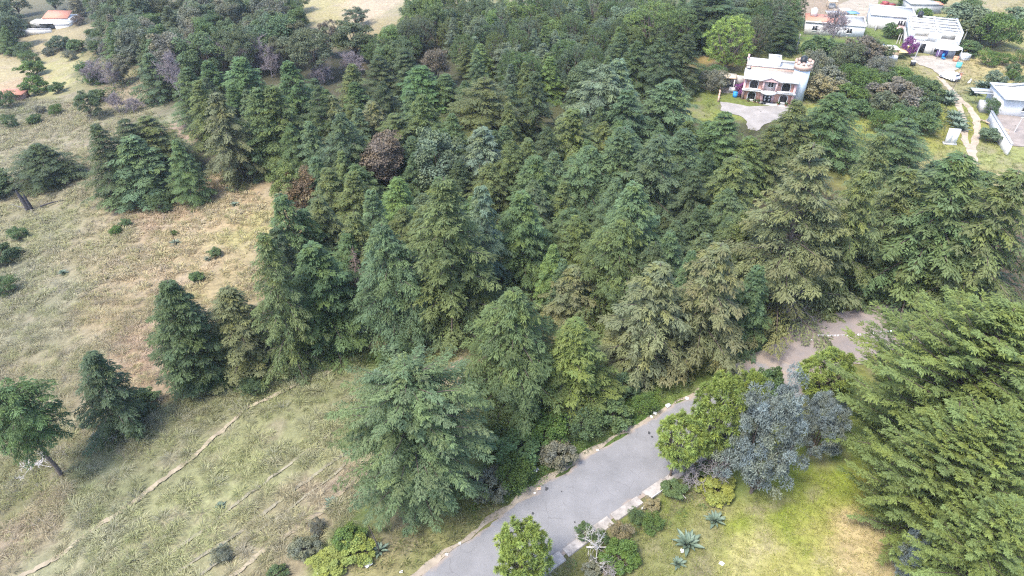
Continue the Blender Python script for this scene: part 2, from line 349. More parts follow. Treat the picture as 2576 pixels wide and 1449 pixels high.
def asphalt():
    m = bpy.data.materials.new('worn_asphalt'); m.use_nodes = True; nt = m.node_tree; N = nt.nodes.new; L = nt.links.new; b = nt.nodes['Principled BSDF']
    b.inputs['Roughness'].default_value = .88; b.inputs['Specular IOR Level'].default_value = .2
    tc = N('ShaderNodeTexCoord'); o = tc.outputs['Object']
    def noise(s, d=6, r=.6):
        n = N('ShaderNodeTexNoise'); n.inputs['Scale'].default_value = s; n.inputs['Detail'].default_value = d; n.inputs['Roughness'].default_value = r; L(o, n.inputs['Vector']); return n
    def ramp(src, p0, c0, p1, c1):
        r = N('ShaderNodeValToRGB'); r.color_ramp.elements[0].position = p0; r.color_ramp.elements[0].color = c0; r.color_ramp.elements[1].position = p1; r.color_ramp.elements[1].color = c1; L(src, r.inputs['Fac']); return r.outputs['Color']
    base = ramp(noise(.5).outputs['Fac'], .3, (.142, .139, .139, 1), .7, (.188, .183, .183, 1))
    grit = ramp(noise(40, 2).outputs['Fac'], .3, (.8, .8, .8, 1), .7, (1.15, 1.15, 1.15, 1))
    mm = N('ShaderNodeMix'); mm.data_type = 'RGBA'; mm.blend_type = 'MULTIPLY'; mm.inputs['Factor'].default_value = 1; L(base, mm.inputs['A']); L(grit, mm.inputs['B'])
    # cracks: edges of big warped cells, broken up
    wv = N('ShaderNodeMix'); wv.data_type = 'RGBA'; wv.inputs['Factor'].default_value = .38; L(o, wv.inputs['A']); nn = noise(.8); L(nn.outputs['Color'], wv.inputs['B'])
    vo = N('ShaderNodeTexVoronoi'); vo.feature = 'DISTANCE_TO_EDGE'; vo.inputs['Scale'].default_value = .75; L(wv.outputs['Result'], vo.inputs['Vector'])
    ck = ramp(vo.outputs['Distance'], .003, (1, 1, 1, 1), .011, (0, 0, 0, 1))
    gate = ramp(noise(.35, 3).outputs['Fac'], .46, (0, 0, 0, 1), .56, (.75, .75, .75, 1))
    gm = N('ShaderNodeMath'); gm.operation = 'MULTIPLY'; L(ck, gm.inputs[0]); L(gate, gm.inputs[1])
    m2 = N('ShaderNodeMix'); m2.data_type = 'RGBA'; L(gm.outputs[0], m2.inputs['Factor']); L(mm.outputs['Result'], m2.inputs['A']); m2.inputs['B'].default_value = (.11, .106, .106, 1)
    # dust: attribute tint.r = share of blown soil, broken by noise
    at = N('ShaderNodeAttribute'); at.attribute_name = 'tint'; sp = N('ShaderNodeSeparateColor'); L(at.outputs['Color'], sp.inputs[0])
    ad = N('ShaderNodeMath'); ad.operation = 'ADD'; L(sp.outputs[0], ad.inputs[0]); n3 = noise(.9); L(n3.outputs['Fac'], ad.inputs[1])
    dr = ramp(ad.outputs[0], .72, (0, 0, 0, 1), 1.25, (1, 1, 1, 1))
    m3 = N('ShaderNodeMix'); m3.data_type = 'RGBA'; L(dr, m3.inputs['Factor']); L(m2.outputs['Result'], m3.inputs['A']); m3.inputs['B'].default_value = (.235, .19, .155, 1)
    L(m3.outputs['Result'], b.inputs['Base Color'])
    bp = N('ShaderNodeBump'); bp.inputs['Strength'].default_value = .3; bp.inputs['Distance'].default_value = .02; L(noise(25, 3).outputs['Fac'], bp.inputs['Height']); L(bp.outputs['Normal'], b.inputs['Normal'])
    return m
n, m_ = 120, 15
tt = np.linspace(0, 1, n)[:, None]; ss = np.linspace(0, 1, m_)[None]
dust = np.clip((tt - .72)*2.6, 0, 1) + .42*np.exp(-(ss/.05)) + .62*np.exp(-((1 - ss)/.07))*(1 + .4*np.sin(tt*37)) + 0*tt
structure(sheet('road', ROAD_L, ROAD_R, n, m_, .06, asphalt(), .9, 3, np.repeat(dust.reshape(-1, 1), 3, 1)))
DIRT = mat('trodden_dirt', (.25, .21, .16), .95, .28, .7, bump=.3); PALEDIRT = mat('pale_path_dirt', (.235, .195, .135), .95, .25, 1.2, bump=.3)
YARD = mat('pale_yard_concrete', (.225, .205, .185), .9, .22, .5, bump=.1); CONC = mat('old_concrete', (.27, .245, .22), .9, .38, 1.5, bump=.4)
# dusty shoulders, the clearing and the track that leaves it
sl = np.array(ROAD_L[:9]); a, b = offset_line(sl, .55)
sheet('road_shoulder', a, sl + (b - a)*.05, 90, 4, .045, DIRT, 1.1, 9)
CL_A = G2([(1925,888),(1945,870),(1975,835),(2015,806),(2080,790),(2170,770),(2240,755),(2300,745),(2340,742)])
CL_B = G2([(2080,955),(2120,935),(2170,912),(2230,890),(2290,868),(2320,858),(2345,850),(2370,842)])
sheet('dirt_clearing', CL_A, CL_B, 70, 14, .085, mat('clearing_dirt', (.235, .185, .155), .95, .3, .35, bump=.3, col2=(.15, .135, .13)), 2.0, 4)
def strip(name, P, w, dz, material, fray=.5, seed=1, n=90):
    q = smooth(resample(P, n)); a, b = offset_line(q, w/2); return sheet(name, a, b, n, 3, dz, material, fray, seed)
strip('footpath', PATHS['main'], .42, .12, PALEDIRT, .35, 2, 260)
strip('dirt_path', PATHS['low'], .42, .10, PALEDIRT, .5, 5); strip('side_path', PATHS['east'], 1.1, .05, PALEDIRT, 1.2, 6, 40); strip('bare_nook', PATHS['nook'], 1.2, .05, PALEDIRT, 1.0, 6, 24)
TRD = mat('dry_track_dirt', (.29, .24, .18), .95, .25, 1.0)
strip('wheel_track', TRACK_A, 1.05, .06, TRD, .6, 7); strip('wheel_track', TRACK_B, 1.05, .065, TRD, .6, 8)
BANKD = mat('shaded_bank_earth', (.19, .17, .12), .95, .3, 1.5)  # bare earth; its dark tone paints in furrow shade that flat light leaves out
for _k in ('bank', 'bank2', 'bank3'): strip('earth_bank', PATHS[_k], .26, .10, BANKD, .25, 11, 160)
# raised concrete kerb of the road's lower side, broken into lengths
kl = smooth(resample(ROAD_R[1:6], 60)); a, b = offset_line(kl, .5)
def kerb(i0, i1, w):
    A = a[i0:i1]; B = b[i0:i1]; vv = []; 
    for p, q in zip(A, B):
        z = float(terrain(*((p + q)/2)))
        c = (p + q)/2; d = (q - p)/2*w
        vv += [(*(c - d), z + .02), (*(c - d*.92), z + .17), (*(c + d*.9), z + .16), (*(c + d), z + .02)]
    k = i1 - i0; ff = [(4*s_ + j, 4*s_ + j + 1, 4*s_ + j + 5, 4*s_ + j + 4) for s_ in range(k-1) for j in range(3)] + [(0,1,2,3), (4*k-4, 4*k-1, 4*k-2, 4*k-3)]
    me = bpy.data.meshes.new('kerb'); me.from_pydata(vv, [], ff); me.materials.append(CONC); me.update(); return structure(obj('kerb', me))
for i0, i1, w in ((2, 9, .95), (9, 17, .8), (17, 24, .92), (24, 34, .84), (35, 43, .96), (43, 49, .8), (50, 57, .9)): kerb(i0, i1, w)

def poly_sheet(name, pts, dz, material, fray=.5, seed=0):
    p = np.array(G2(pts)); p = np.r_[p, p[:1]]; p = resample(p, 80)[:-1]
    ang = np.arange(len(p)); p = p + (np.c_[fbm(ang*.4, ang*0, seed), fbm(ang*.4, ang*0+9, seed)] - .47)*fray
    c = p.mean(0); rings = [c[None]*(1 - s_) + p*s_ for s_ in (.02, .25, .5, .75, 1)]; k = len(p); q = np.concatenate(rings)
    z = terrain(q[:, 0], q[:, 1]) + dz; f = [(r*k + j, r*k + (j+1) % k, (r+1)*k + (j+1) % k, (r+1)*k + j) for r in range(4) for j in range(k)]
    return structure(obj(name, mesh_np(name, np.c_[q, z], np.array(f)[:, ::-1], material, None, 'tint', True)))
poly_sheet('patio', [(1812,256),(1880,268),(1935,268),(2010,262),(2000,285),(1962,300),(1925,312),(1905,330),(1880,326),(1878,305),(1862,292),(1815,280)], .09, YARD, .6, 3)
poly_sheet('house_yard', [(2288,143),(2330,140),(2392,142),(2425,150),(2412,172),(2388,192),(2362,190),(2345,176),(2310,164)], .10, mat('pale_yard_earth', (.26, .23, .19), .95, .25, .6), .8, 6)
poly_sheet('block_house_yard', [(2478,305),(2510,280),(2600,290),(2600,372),(2535,366)], .09, mat('brown_yard_earth', (.20, .17, .15), .95, .3, .6), .6, 8)
poly_sheet('farm_lane', [(2085,30),(2140,0),(2180,-20),(2215,-10),(2200,25),(2170,60),(2145,85),(2125,95),(2150,60),(2160,35)], .06, DIRT, .6, 9)

# ------------------------------------------------------------------ grass: tussocks on the slope, short turf in the meadow
def blades(P, n, hgt, spread, width, tint, lean=.5, seed=0, droop=.35):
    """P (k,3) clump centres; n blades each"""
    r = np.random.default_rng(seed); k = len(P); N_ = k*n
    c = np.repeat(P, n, 0); hs = np.repeat(hgt, n)*r.uniform(.55, 1.1, N_); sp = np.repeat(spread, n)
    az = r.uniform(0, 2*math.pi, N_); rad = r.uniform(0, 1, N_)**.6
    d = np.c_[np.cos(az), np.sin(az), np.zeros(N_)]
    base = c + d*(sp*rad*.35)[:, None]; base[:, 2] -= .04
    out = lean*rad + .08
    mid = base + d*(hs*out*.55)[:, None] + np.c_[np.zeros((N_, 2)), hs*.62]
    tip = base + d*(hs*out*1.35)[:, None] + np.c_[np.zeros((N_, 2)), hs*(1.0 - droop*rad)]
    sd = np.c_[-d[:, 1], d[:, 0], np.zeros(N_)]*(np.repeat(width, n) if np.ndim(width) else width)*.5
    sd = sd.reshape(-1, 3) if sd.ndim > 1 else sd
    v, f = kites(base, mid, tip, sd)
    t = np.repeat(tint, n, 0)*r.uniform(.75, 1.3, (N_, 1))
    return v, f, np.repeat(t, 4, 0)
def scatter_uv(poly, density, seed, keep=None):
    """even scatter over the land inside a region given by picture points"""
    pg = G2(poly); p = np.array(pg); r = np.random.default_rng(seed)
    lo, hi = p.min(0), p.max(0); n = int((hi - lo).prod()*density)
    q = r.uniform(lo, hi, (n, 2)); q = q[inside(q[:, 0], q[:, 1], pg)]
    if keep is not None: q = q[keep(q)]
    return q
def off_lines(q):
    k = np.ones(len(q), bool)
    for nme, w in (('main', .20), ('low', .28), ('east', .8), ('bank', .22), ('bank2', .16), ('bank3', .14), ('nook', .8)): k &= dist_poly(q[:, 0], q[:, 1], PATHS[nme]) > w
    rp = [tuple(x) for x in ROAD_L] + [tuple(x) for x in ROAD_R[::-1]]
    k &= ~inside(q[:, 0], q[:, 1], rp) & (dist_poly(q[:, 0], q[:, 1], ROAD_L) > .5) & (dist_poly(q[:, 0], q[:, 1], ROAD_R[:7]) > .75)
    for T in (TRACK_A, TRACK_B): k &= dist_poly(q[:, 0], q[:, 1], T) > .6
    return k
def z3(q): return np.c_[q, terrain(q[:, 0], q[:, 1])]
def grass(name, label, cat, q, n, h, spread, w, seed, lean, mulc=1.0, mix=None, droop=.35):
    r = np.random.default_rng(seed); k = len(q)
    c = ground_colour(q[:, 0], q[:, 1])*mulc*r.uniform(.66, 1.36, (k, 1))
    if mix is not None:
        pick = r.integers(0, len(mix), k); am = r.uniform(.1, .6, (k, 1)); mc = np.array(mix)[pick]; c = c*(1 - am) + mc*am
    hh = h*r.uniform(.55, 1.35, k)
    v, f, t = blades(z3(q), n, hh, spread*hh/h, w, c, lean, seed, droop)
    o = obj(name, mesh_np(name, v, f, BLADE, t, 'tint')); o['kind'] = 'stuff'; tag(o, label, cat); return o
SLOPE = [(-60,320),(60,250),(200,250),(300,240),(420,300),(470,360),(640,470),(690,560),(640,760),(700,960),(960,890),(1180,890),(1180,960),(900,1150),(890,1260),(820,1470),(-80,1480)]
q = scatter_uv(SLOPE, 2.4, 1, off_lines)
g = fbm(q[:, 0]*.25, q[:, 1]*.25, 31); q = q[(rng.uniform(0, 1, len(q)) < np.clip((g - .25)*3.2, .25, 1))]
_mix = [(.33,.33,.20), (.28,.26,.22), (.27,.29,.13), (.40,.36,.25), (.22,.21,.175), (.23,.26,.10), (.25,.27,.12)]
_n = q[:, 1] < 66
grass('tussock_grass', 'pale bunch grass tussocks on the nearer hillside beside the footpath', 'grass', q[_n], 64, .62, .9, .034, 5, 1.15, 1.9, _mix, .7)
grass('tussock_grass', 'pale bunch grass tussocks on the farther hillside around the conifer clump', 'grass', q[~_n], 24, .62, .9, .075, 15, 1.15, 1.75, _mix, .7)
MEADOW = [(1370,1449),(1560,1310),(1700,1215),(1800,1160),(1860,1250),(2080,1180),(2180,1190),(2330,1380),(2330,1500),(1340,1500)]
q = scatter_uv(MEADOW, 16.0, 2, off_lines)
grass('meadow_grass', 'short yellow-green and bleached meadow grass below the grey-blue trees', 'grass', q, 8, .24, .42, .03, 6, .95, 1.6, [(.26,.29,.07), (.24,.28,.06), (.38,.33,.2)], .4)
VERGE = [(820,1449),(930,1330),(1060,1330),(1200,1250),(1290,1180),(1400,1090),(1560,1010),(1720,950),(1765,985),(1545,1108),(1288,1280),(1055,1449)]
q = scatter_uv(VERGE, 5.0, 3, off_lines)
grass('verge_grass', 'rank green and straw-coloured grass on the verge along the asphalt road', 'grass', q, 9, .42, .5, .045, 7, .9, 1.3, [(.12,.17,.05), (.3,.26,.14), (.16,.2,.05)], .4)
EDGE = [(560,985),(700,915),(860,880),(960,860),(1060,850),(1180,870),(1170,910),(960,915),(840,950),(640,1010)]
q = scatter_uv(EDGE, 4.0, 8, off_lines)
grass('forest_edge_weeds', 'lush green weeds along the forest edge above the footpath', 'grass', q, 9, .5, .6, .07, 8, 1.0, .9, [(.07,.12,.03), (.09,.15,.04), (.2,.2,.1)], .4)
YARDS = [(1760,330),(1770,240),(1820,200),(1930,110),(1990,60),(2120,60),(2260,110),(2420,60),(2576,0),(2640,0),(2640,440),(2400,440),(2150,420),(2000,330),(1850,340)]
q = scatter_uv(YARDS, 1.7, 9, off_lines)
PB = [G2(p) for p in ([(1805,150),(2030,135),(2020,270),(1930,330),(1860,320),(1795,280)], [(2190,20),(2400,30),(2420,200),(2340,195),(2280,140),(2190,80)], [(2010,60),(2175,60),(2175,140),(2010,140)], [(2470,220),(2640,220),(2640,390),(2540,390),(2470,320)], [(2085,30),(2140,-10),(2215,-10),(2125,95)])]
for pb in PB: q = q[~inside(q[:, 0], q[:, 1], pb)]
grass('garden_grass', 'mixed green and straw grass on the open ground around the hamlet houses', 'grass', q, 8, .38, .7, .07, 9, .95, 1.3, [(.12,.17,.05), (.3,.26,.14), (.2,.23,.07)], .4)
# ------------------------------------------------------------------ tree kinds (each built once, copied as individuals)
def conifer(seed, H, Rd, nb, a0=.38, a1=.62, b=.38, shape='cone', lat=.55, leaf=.30, tier=0, gap=0.0, bare=.03, wood=True, dens=4.2, k0=6, thin=.17, sag=.22, spl=1.0):
    r = np.random.default_rng(seed); V, Fq, A, off = [], [], [], 0; woods = []
    lean = r.uniform(-.02, .02, 2)*H
    for i in range(nb):
        t = ((i + r.uniform(.1, .9))/nb)**.86
        if tier: t = (np.floor(t*tier) + .5 + r.normal(0, .10))/tier
        t = min(max(t, 0), .985)
        if gap and vnoise(t*7, i*.37, seed) < gap: continue
        if shape == 'cone': pr = (1 - t)**.80*min(1, .78 + t*2.0) + .01
        elif shape == 'egg': pr = (1 - ((t - .26)/.74)**1.45 if t > .26 else math.sqrt(max(0, 1 - ((t - .26)/.5)**2))) + .015
        elif shape == 'col': pr = (1 - t**2.2)**.9*min(1, .75 + t)
        else: pr = (1 - ((t - .4)/.6)**2.5 if t > .4 else math.sqrt(max(0, 1 - ((t - .4)/.56)**2))) + .015
        L = max(.22, Rd*pr*r.uniform(.66, 1.22)); z0 = H*(bare + (.965 - bare)*t)
        az = i*2.39996 + r.uniform(-.45, .45)
        if tier: az = r.uniform(0, 2*math.pi)
        dh = np.array((math.cos(az), math.sin(az), 0)); B = np.array((-dh[1], dh[0], 0)); up = np.array((0, 0, 1.))
        a = a0 + (a1 - a0)*t + r.normal(0, .10); bb = b*r.uniform(.7, 1.3)
        c0 = np.array((lean[0]*t, lean[1]*t, z0))
        ns = max(5, int(L*dens)); s = np.linspace(.10, 1, ns) + r.uniform(-.02, .02, ns)
        P = c0 + dh*(L*s)[:, None] + up*(L*(a*s - bb*s*s))[:, None]
        T = nrm(dh[None] + up*(a - 2*bb*s)[:, None])
        k = 5 if L < 1.5 else k0
        sd = np.array((-1., 1.))
        D = nrm(T[:, None]*.85 + (B*sd[:, None])[None]*spl*r.uniform(.45, 1.0, (ns, 2, 1)) + r.normal(0, .16, (ns, 2, 3)) - up*.12)
        ll = (lat*L*(1.02 - s)*.75 + .34)[:, None]*r.uniform(.7, 1.25, (ns, 2))
        qv = np.linspace(.12, 1, k)[None, None, :, None]; l4 = ll[:, :, None, None]
        C = P[:, None, None] + D[:, :, None]*l4*qv - up*(sag*l4*qv*qv)
        E = nrm(np.cross(D, up))
        ld = nrm(D[:, :, None, None]*.9 + E[:, :, None, None]*sd[None, None, None, :, None]*.62 - up*.22 + r.normal(0, .22, (ns, 2, k, 2, 3)))
        lf = leaf*r.uniform(.7, 1.3, (ns, 2, k, 2, 1))
        nn = nrm(up + r.normal(0, .38, ld.shape)); side = nrm(np.cross(ld, nn))*lf*thin
        base = np.broadcast_to(C[:, :, :, None], ld.shape); tip = base + ld*lf - up*lf*.16; mid = base + ld*lf*.45
        v, f = kites(base.reshape(-1, 3), mid.reshape(-1, 3), tip.reshape(-1, 3), side.reshape(-1, 3))
        tone = np.clip(r.normal(.45, .16) + r.normal(0, .10, (ns, 2, 1, 1)) + r.normal(0, .05, (ns, 2, k, 2)), 0, 1)
        bz = np.clip((s[:, None, None, None] - .25)*1.5, 0, 1)*np.clip(r.normal(.62, .3), .05, 1)*r.uniform(.6, 1.1, (ns, 2, k, 2))
        ye = np.clip(r.normal(.35, .3), 0, 1)*np.ones((ns, 2, k, 2))
        at = np.stack([tone, np.clip(bz, 0, 1), ye], -1).reshape(-1, 3)
        V.append(v); Fq.append(f + off); A.append(np.repeat(at, 4, 0)); off += len(v)
        if wood and L > .9:
            j = np.linspace(0, len(P)*.75, 5).astype(int); woods.append(tube(np.r_[c0[None], P[j]], np.linspace(.018*L + .02, .012, 6), 3))
    zt = np.linspace(0, H*.97, 9); trunk = np.c_[lean[0]*zt/H + r.normal(0, .04, 9), lean[1]*zt/H + r.normal(0, .04, 9), zt]; trunk[0, 2] = -.4
    woods.append(tube(trunk, np.linspace(.021*H, .02, 9), 8)); wv, wf = join(woods)
    return mesh_np('crown', np.concatenate(V), np.concatenate(Fq), LEAF, np.concatenate(A)), mesh_np('trunk', wv, wf, BARK, smooth_=True), H, Rd

def clump_leaves(cen, rad, n, leaf, r, flat=.0, narrow=.32, tone=.45):
    N_ = n; d = nrm(r.normal(0, 1, (N_, 3))); d[:, 2] = np.abs(d[:, 2])*.9 - .28*(r.uniform(0, 1, N_) < .45)
    p = cen + d*rad*(r.uniform(.35, 1, (N_, 1))**.5)
    ld = nrm(d*.7 + r.normal(0, .6, (N_, 3)) + np.array((0, 0, -.1))); lf = leaf*r.uniform(.6, 1.4, (N_, 1))
    nn = nrm(d*.6 + np.array((0, 0, .8)) + r.normal(0, .45, (N_, 3))); side = nrm(np.cross(ld, nn))*lf*narrow
    v, f = kites(p - ld*lf*.5, p, p + ld*lf*.5, side)
    t = np.clip(r.normal(tone, .15) + r.normal(0, .09, N_), 0, 1); y = np.clip(r.normal(.35, .25), 0, 1); bz = np.clip(r.normal(.5, .25) + r.normal(0, .1, N_), 0, 1)
    return v, f, np.repeat(np.c_[t, bz, np.full(N_, y)], 4, 0)
def limbs(r, ends, base, r0, bend=.25):
    out = []
    for e in ends:
        m = base*.45 + e*.55 + r.normal(0, bend, 3)*np.linalg.norm(e - base)*.25; s = np.linspace(0, 1, 6)[:, None]
        out.append(tube(base*(1 - s)**2 + 2*m*s*(1 - s) + e*s*s, np.linspace(r0, .018, 6), 4))
    return out
def broadleaf(seed, H, Rd, n_cl=80, per=190, leaf=.30, bole=.22, narrow=.34, cr=.26, under=-.35):
    r = np.random.default_rng(seed); c0 = np.array((0, 0, H*(bole + (1 - bole)*.46))); hz = H*(1 - bole)*.52
    d = nrm(r.normal(0, 1, (n_cl, 3))); d = d[d[:, 2] > under - .3]; n_cl = len(d)
    rr = r.uniform(.62, 1.02, (n_cl, 1)); lump = .60 + .75*vnoise(d[:, 0]*2.2 + 5, d[:, 1]*2.2 + d[:, 2]*1.7, seed)[:, None]
    cen = c0 + d*rr*lump*np.array((Rd*.9, Rd*.9, hz*.95)); V, Fq, A, off = [], [], [], 0
    for c in cen:
        v, f, a = clump_leaves(c, Rd*cr*r.uniform(.7, 1.25), per, leaf, r, narrow=narrow); V.append(v); Fq.append(f + off); A.append(a); off += len(v)
    woods = limbs(r, cen[r.permutation(n_cl)[:14]], np.array((0, 0, H*bole*.8)), .012*H)
    zt = np.linspace(-.4, H*.6, 7); woods.append(tube(np.c_[r.normal(0, .06, 7), r.normal(0, .06, 7), zt], np.linspace(.024*H, .012*H*.5, 7), 7)); wv, wf = join(woods)
    return mesh_np('crown', np.concatenate(V), np.concatenate(Fq), LEAF, np.concatenate(A)), mesh_np('trunk', wv, wf, BARK, smooth_=True), H, Rd
def pine(seed, H, Rd, n_t=420, per=56, needle=.40, bole=.3):
    r = np.random.default_rng(seed); c0 = np.array((0, 0, H*(bole + (1 - bole)*.5))); hz = H*(1 - bole)*.5
    d = nrm(r.normal(0, 1, (n_t, 3))); lump = .78 + .42*vnoise(d[:, 0]*2.6 + 3, d[:, 1]*2.6 + d[:, 2]*2.1, seed)[:, None]
    cen = c0 + d*lump*r.uniform(.55, 1, (n_t, 1))**.6*np.array((Rd, Rd, hz)); N_ = n_t*per
    ax = nrm(d*.7 + np.array((0, 0, .75))); nd = nrm(np.repeat(ax, per, 0)*.55 + r.normal(0, .62, (N_, 3)))
    ln = needle*r.uniform(.65, 1.25, (N_, 1)); b = np.repeat(cen, per, 0); side = nrm(np.cross(nd, r.normal(0, 1, (N_, 3))))*.028
    v, f = kites(b, b + nd*ln*.5 - np.array((0, 0, .02)), b + nd*ln - np.array((0, 0, .16))*ln, side)
    tone = np.clip(np.repeat(r.normal(.5, .2, n_t), per) + r.normal(0, .1, N_), 0, 1); ye = np.repeat(np.clip(r.normal(.4, .25, n_t), 0, 1), per)
    at = np.c_[tone, np.repeat(r.uniform(.2, .9, n_t), per), ye]
    woods = limbs(r, cen[r.permutation(n_t)[:46]], np.array((0, 0, H*bole)), .010*H)
    zt = np.linspace(-.4, H*.85, 7); woods.append(tube(np.c_[r.normal(0, .05, 7), r.normal(0, .05, 7), zt], np.linspace(.02*H, .03, 7), 7))
    for k in range(12):   # dead lower branches
        a = r.uniform(0, 6.28); e = np.array((math.cos(a)*Rd*.6, math.sin(a)*Rd*.6, H*bole*r.uniform(.4, 1.1))); woods += limbs(r, [e], np.array((0, 0, H*bole*r.uniform(.35, .8))), .03)
    wv, wf = join(woods)
    return mesh_np('crown', v, f, LEAF, np.repeat(at, 4, 0)), mesh_np('trunk', wv, wf, BARK, smooth_=True), H, Rd
def branching(seed, H, Rd, depth=5, up=.75, kids=3, r0=None, spread=.8, rmin=.028):
    """bare crown: trunk mesh and twig mesh"""
    r = np.random.default_rng(seed); big, fine = [], []
    def grow(p, d, L, rad, k):
        n_ = 4; pts = [p]; dd = d
        for _ in range(n_): dd = nrm(dd + r.normal(0, .14, 3) + np.array((0, 0, .03))); pts.append(pts[-1] + dd*L/n_)
        (big if k >= depth - 1 else fine).append(tube(np.array(pts), np.linspace(rad, rad*.55, n_ + 1), 5 if k >= depth - 1 else 3))
        if k == 0: return
        for j in range(kids + (1 if r.uniform() < .4 else 0)):
            q = pts[int(r.integers(2, n_ + 1))]; nd = nrm(dd*up + r.normal(0, spread, 3)*np.array((1, 1, .7)) + np.array((0, 0, .16)))
            grow(q, nd, L*r.uniform(.55, .8), max(rad*.55, rmin), k - 1)
    L0 = H*.36; grow(np.array((0, 0, -.3)), np.array((0, 0, 1.)), L0, r0 or .018*H, depth)
    bv, bf = join(big); fv, ff = join(fine)
    s = np.array((Rd/max(np.abs(fv[:, :2]).max()*.85, .1), Rd/max(np.abs(fv[:, :2]).max()*.85, .1), H/fv[:, 2].max()))
    return fv*s, ff, bv*s, bf
def bare_tree(seed, H, Rd, wood=PURPLEWOOD, **kw):
    fv, ff, bv, bf = branching(seed, H, Rd, **kw)
    return mesh_np('branches', fv, ff, wood), mesh_np('trunk', bv, bf, wood, smooth_=True), H, Rd
def dead_conifer(seed, H, Rd, wood, nb=120):
    r = np.random.default_rng(seed); tw = []
    for i in range(nb):
        t = (i + r.uniform())/nb; L = Rd*(1 - t)**.8*r.uniform(.6, 1.1) + .15; az = i*2.4 + r.normal(0, .4); dh = np.array((math.cos(az), math.sin(az), 0)); s = np.linspace(0, 1, 5)[:, None]
        P = np.array((0, 0, H*(.12 + .85*t))) + dh*L*s + np.array((0, 0, 1.))*L*(.15*s - .5*s*s); tw.append(tube(P, np.linspace(.022, .008, 5), 3))
        for j in range(9):
            p = P[int(r.integers(1, 5))]; d = nrm(dh*.6 + r.normal(0, .5, 3) - np.array((0, 0, .5))); l = L*r.uniform(.2, .45); tw.append(tube(np.array([p, p + d*l*.5, p + d*l - np.array((0, 0, .1*l))]), np.array((.012, .01, .006)), 3))
    fv, ff = join(tw); zt = np.linspace(-.3, H, 8); bv, bf = tube(np.c_[r.normal(0, .05, 8), r.normal(0, .05, 8), zt], np.linspace(.018*H, .02, 8), 7)
    return mesh_np('branches', fv, ff, wood), mesh_np('trunk', bv, bf, wood, smooth_=True), H, Rd

PROTO = {
 'cyp': [conifer(1, 15, 4.2, 160, leaf=.23), conifer(2, 15, 4.4, 170, b=.42, a1=.45, leaf=.22), conifer(3, 14, 4.0, 150, a0=.3, a1=.55, b=.42, leaf=.24)],
 'dro': [conifer(4, 15, 4.2, 112, a0=.1, a1=.4, b=.42, lat=.36, leaf=.26, bare=.05, sag=.42), conifer(5, 15, 4.0, 120, a0=.1, a1=.4, b=.46, lat=.34, leaf=.26, gap=.12, sag=.42)],
 'fir': [conifer(6, 16, 4.8, 200, a0=.08, a1=.35, b=.2, tier=17, shape='egg', leaf=.23), conifer(7, 15, 4.6, 170, a0=.1, a1=.35, b=.22, tier=14, leaf=.24, lat=.6)],
 'col': [conifer(8, 15, 2.7, 190, a0=.5, a1=.7, b=.5, shape='col', leaf=.23, lat=.7, dens=5)],
 'egg': [conifer(9, 13, 4.4, 180, a0=.25, a1=.5, b=.42, shape='egg', leaf=.23, lat=.55), conifer(10, 13, 4.4, 165, a0=.2, a1=.55, b=.46, shape='egg', leaf=.24, lat=.55, gap=.1)],
 'hi': [conifer(15, 11, 3.2, 110, a0=.35, a1=.7, b=.4, shape='ball', leaf=.24, lat=.5, bare=.42)],
 'big': [conifer(12, 16, 6.0, 300, a0=.45, a1=.75, b=.42, shape='ball', leaf=.22, lat=.34, dens=3.8, k0=7, sag=.10)],
 'gia': [conifer(13, 20, 6.6, 350, a0=.75, a1=1.1, b=.28, shape='egg', leaf=.22, lat=.26, dens=3.6, k0=7, thin=.17, sag=.08, spl=.65), conifer(14, 18, 6.0, 310, a0=.75, a1=1.1, b=.28, shape='egg', leaf=.22, lat=.26, dens=3.6, k0=7, thin=.17, sag=.08, spl=.65)],
 'oak': [broadleaf(20, 12, 4.6, 110, 170, .30), broadleaf(21, 11, 4.4, 90, 190, .32), broadleaf(22, 12, 4.8, 120, 150, .28, cr=.22)],
 'blu': [broadleaf(23, 7, 3.2, 260, 190, .19, bole=.04, narrow=.14, cr=.15), broadleaf(24, 6, 2.8, 230, 180, .19, bole=.04, narrow=.14, cr=.16)],
 'pin': [pine(30, 8, 2.4), pine(31, 8, 2.3, 380)],
 'far': [pine(32, 10, 3.2, 420, 30, .42, .12)],
 'bush': [broadleaf(40, 2.4, 1.5, 60, 130, .15, bole=.02, cr=.27), broadleaf(41, 2.0, 1.6, 64, 120, .13, bole=.01, cr=.25, narrow=.22), broadleaf(42, 2.6, 1.3, 54, 130, .16, bole=.02, cr=.28)],
 'bare': [bare_tree(50, 8, 3.0, kids=4), bare_tree(51, 7, 2.8, kids=4)],
 'dead': [dead_conifer(52, 11, 1.9, PINKWOOD)],
 'twig': [bare_tree(53, 2.0, 1.2, GREYWOOD, depth=4, kids=4, spread=.9, rmin=.010, r0=.035), bare_tree(54, 2.6, 1.2, PALEWOOD, depth=4, kids=3, spread=.8, rmin=.010, r0=.04)],
}
C_ = dict(dg=(.056,.086,.042), g=(.074,.120,.050), bg=(.078,.120,.062), pbg=(.110,.154,.102), ol=(.090,.122,.048), gol=(.112,.132,.068), yol=(.114,.156,.050), lg=(.11,.165,.058),
          pin=(.175,.235,.065), blu=(.140,.172,.172), lone=(.092,.142,.070), oak=(.078,.102,.058), brn=(.130,.114,.096), far=(.084,.120,.080), ora=(.145,.105,.06), sh=(.075,.125,.035), shd=(.075,.120,.052), shg=(.13,.14,.11), shy=(.17,.195,.055), dry=(.19,.165,.10), pur=(.17,.055,.18))
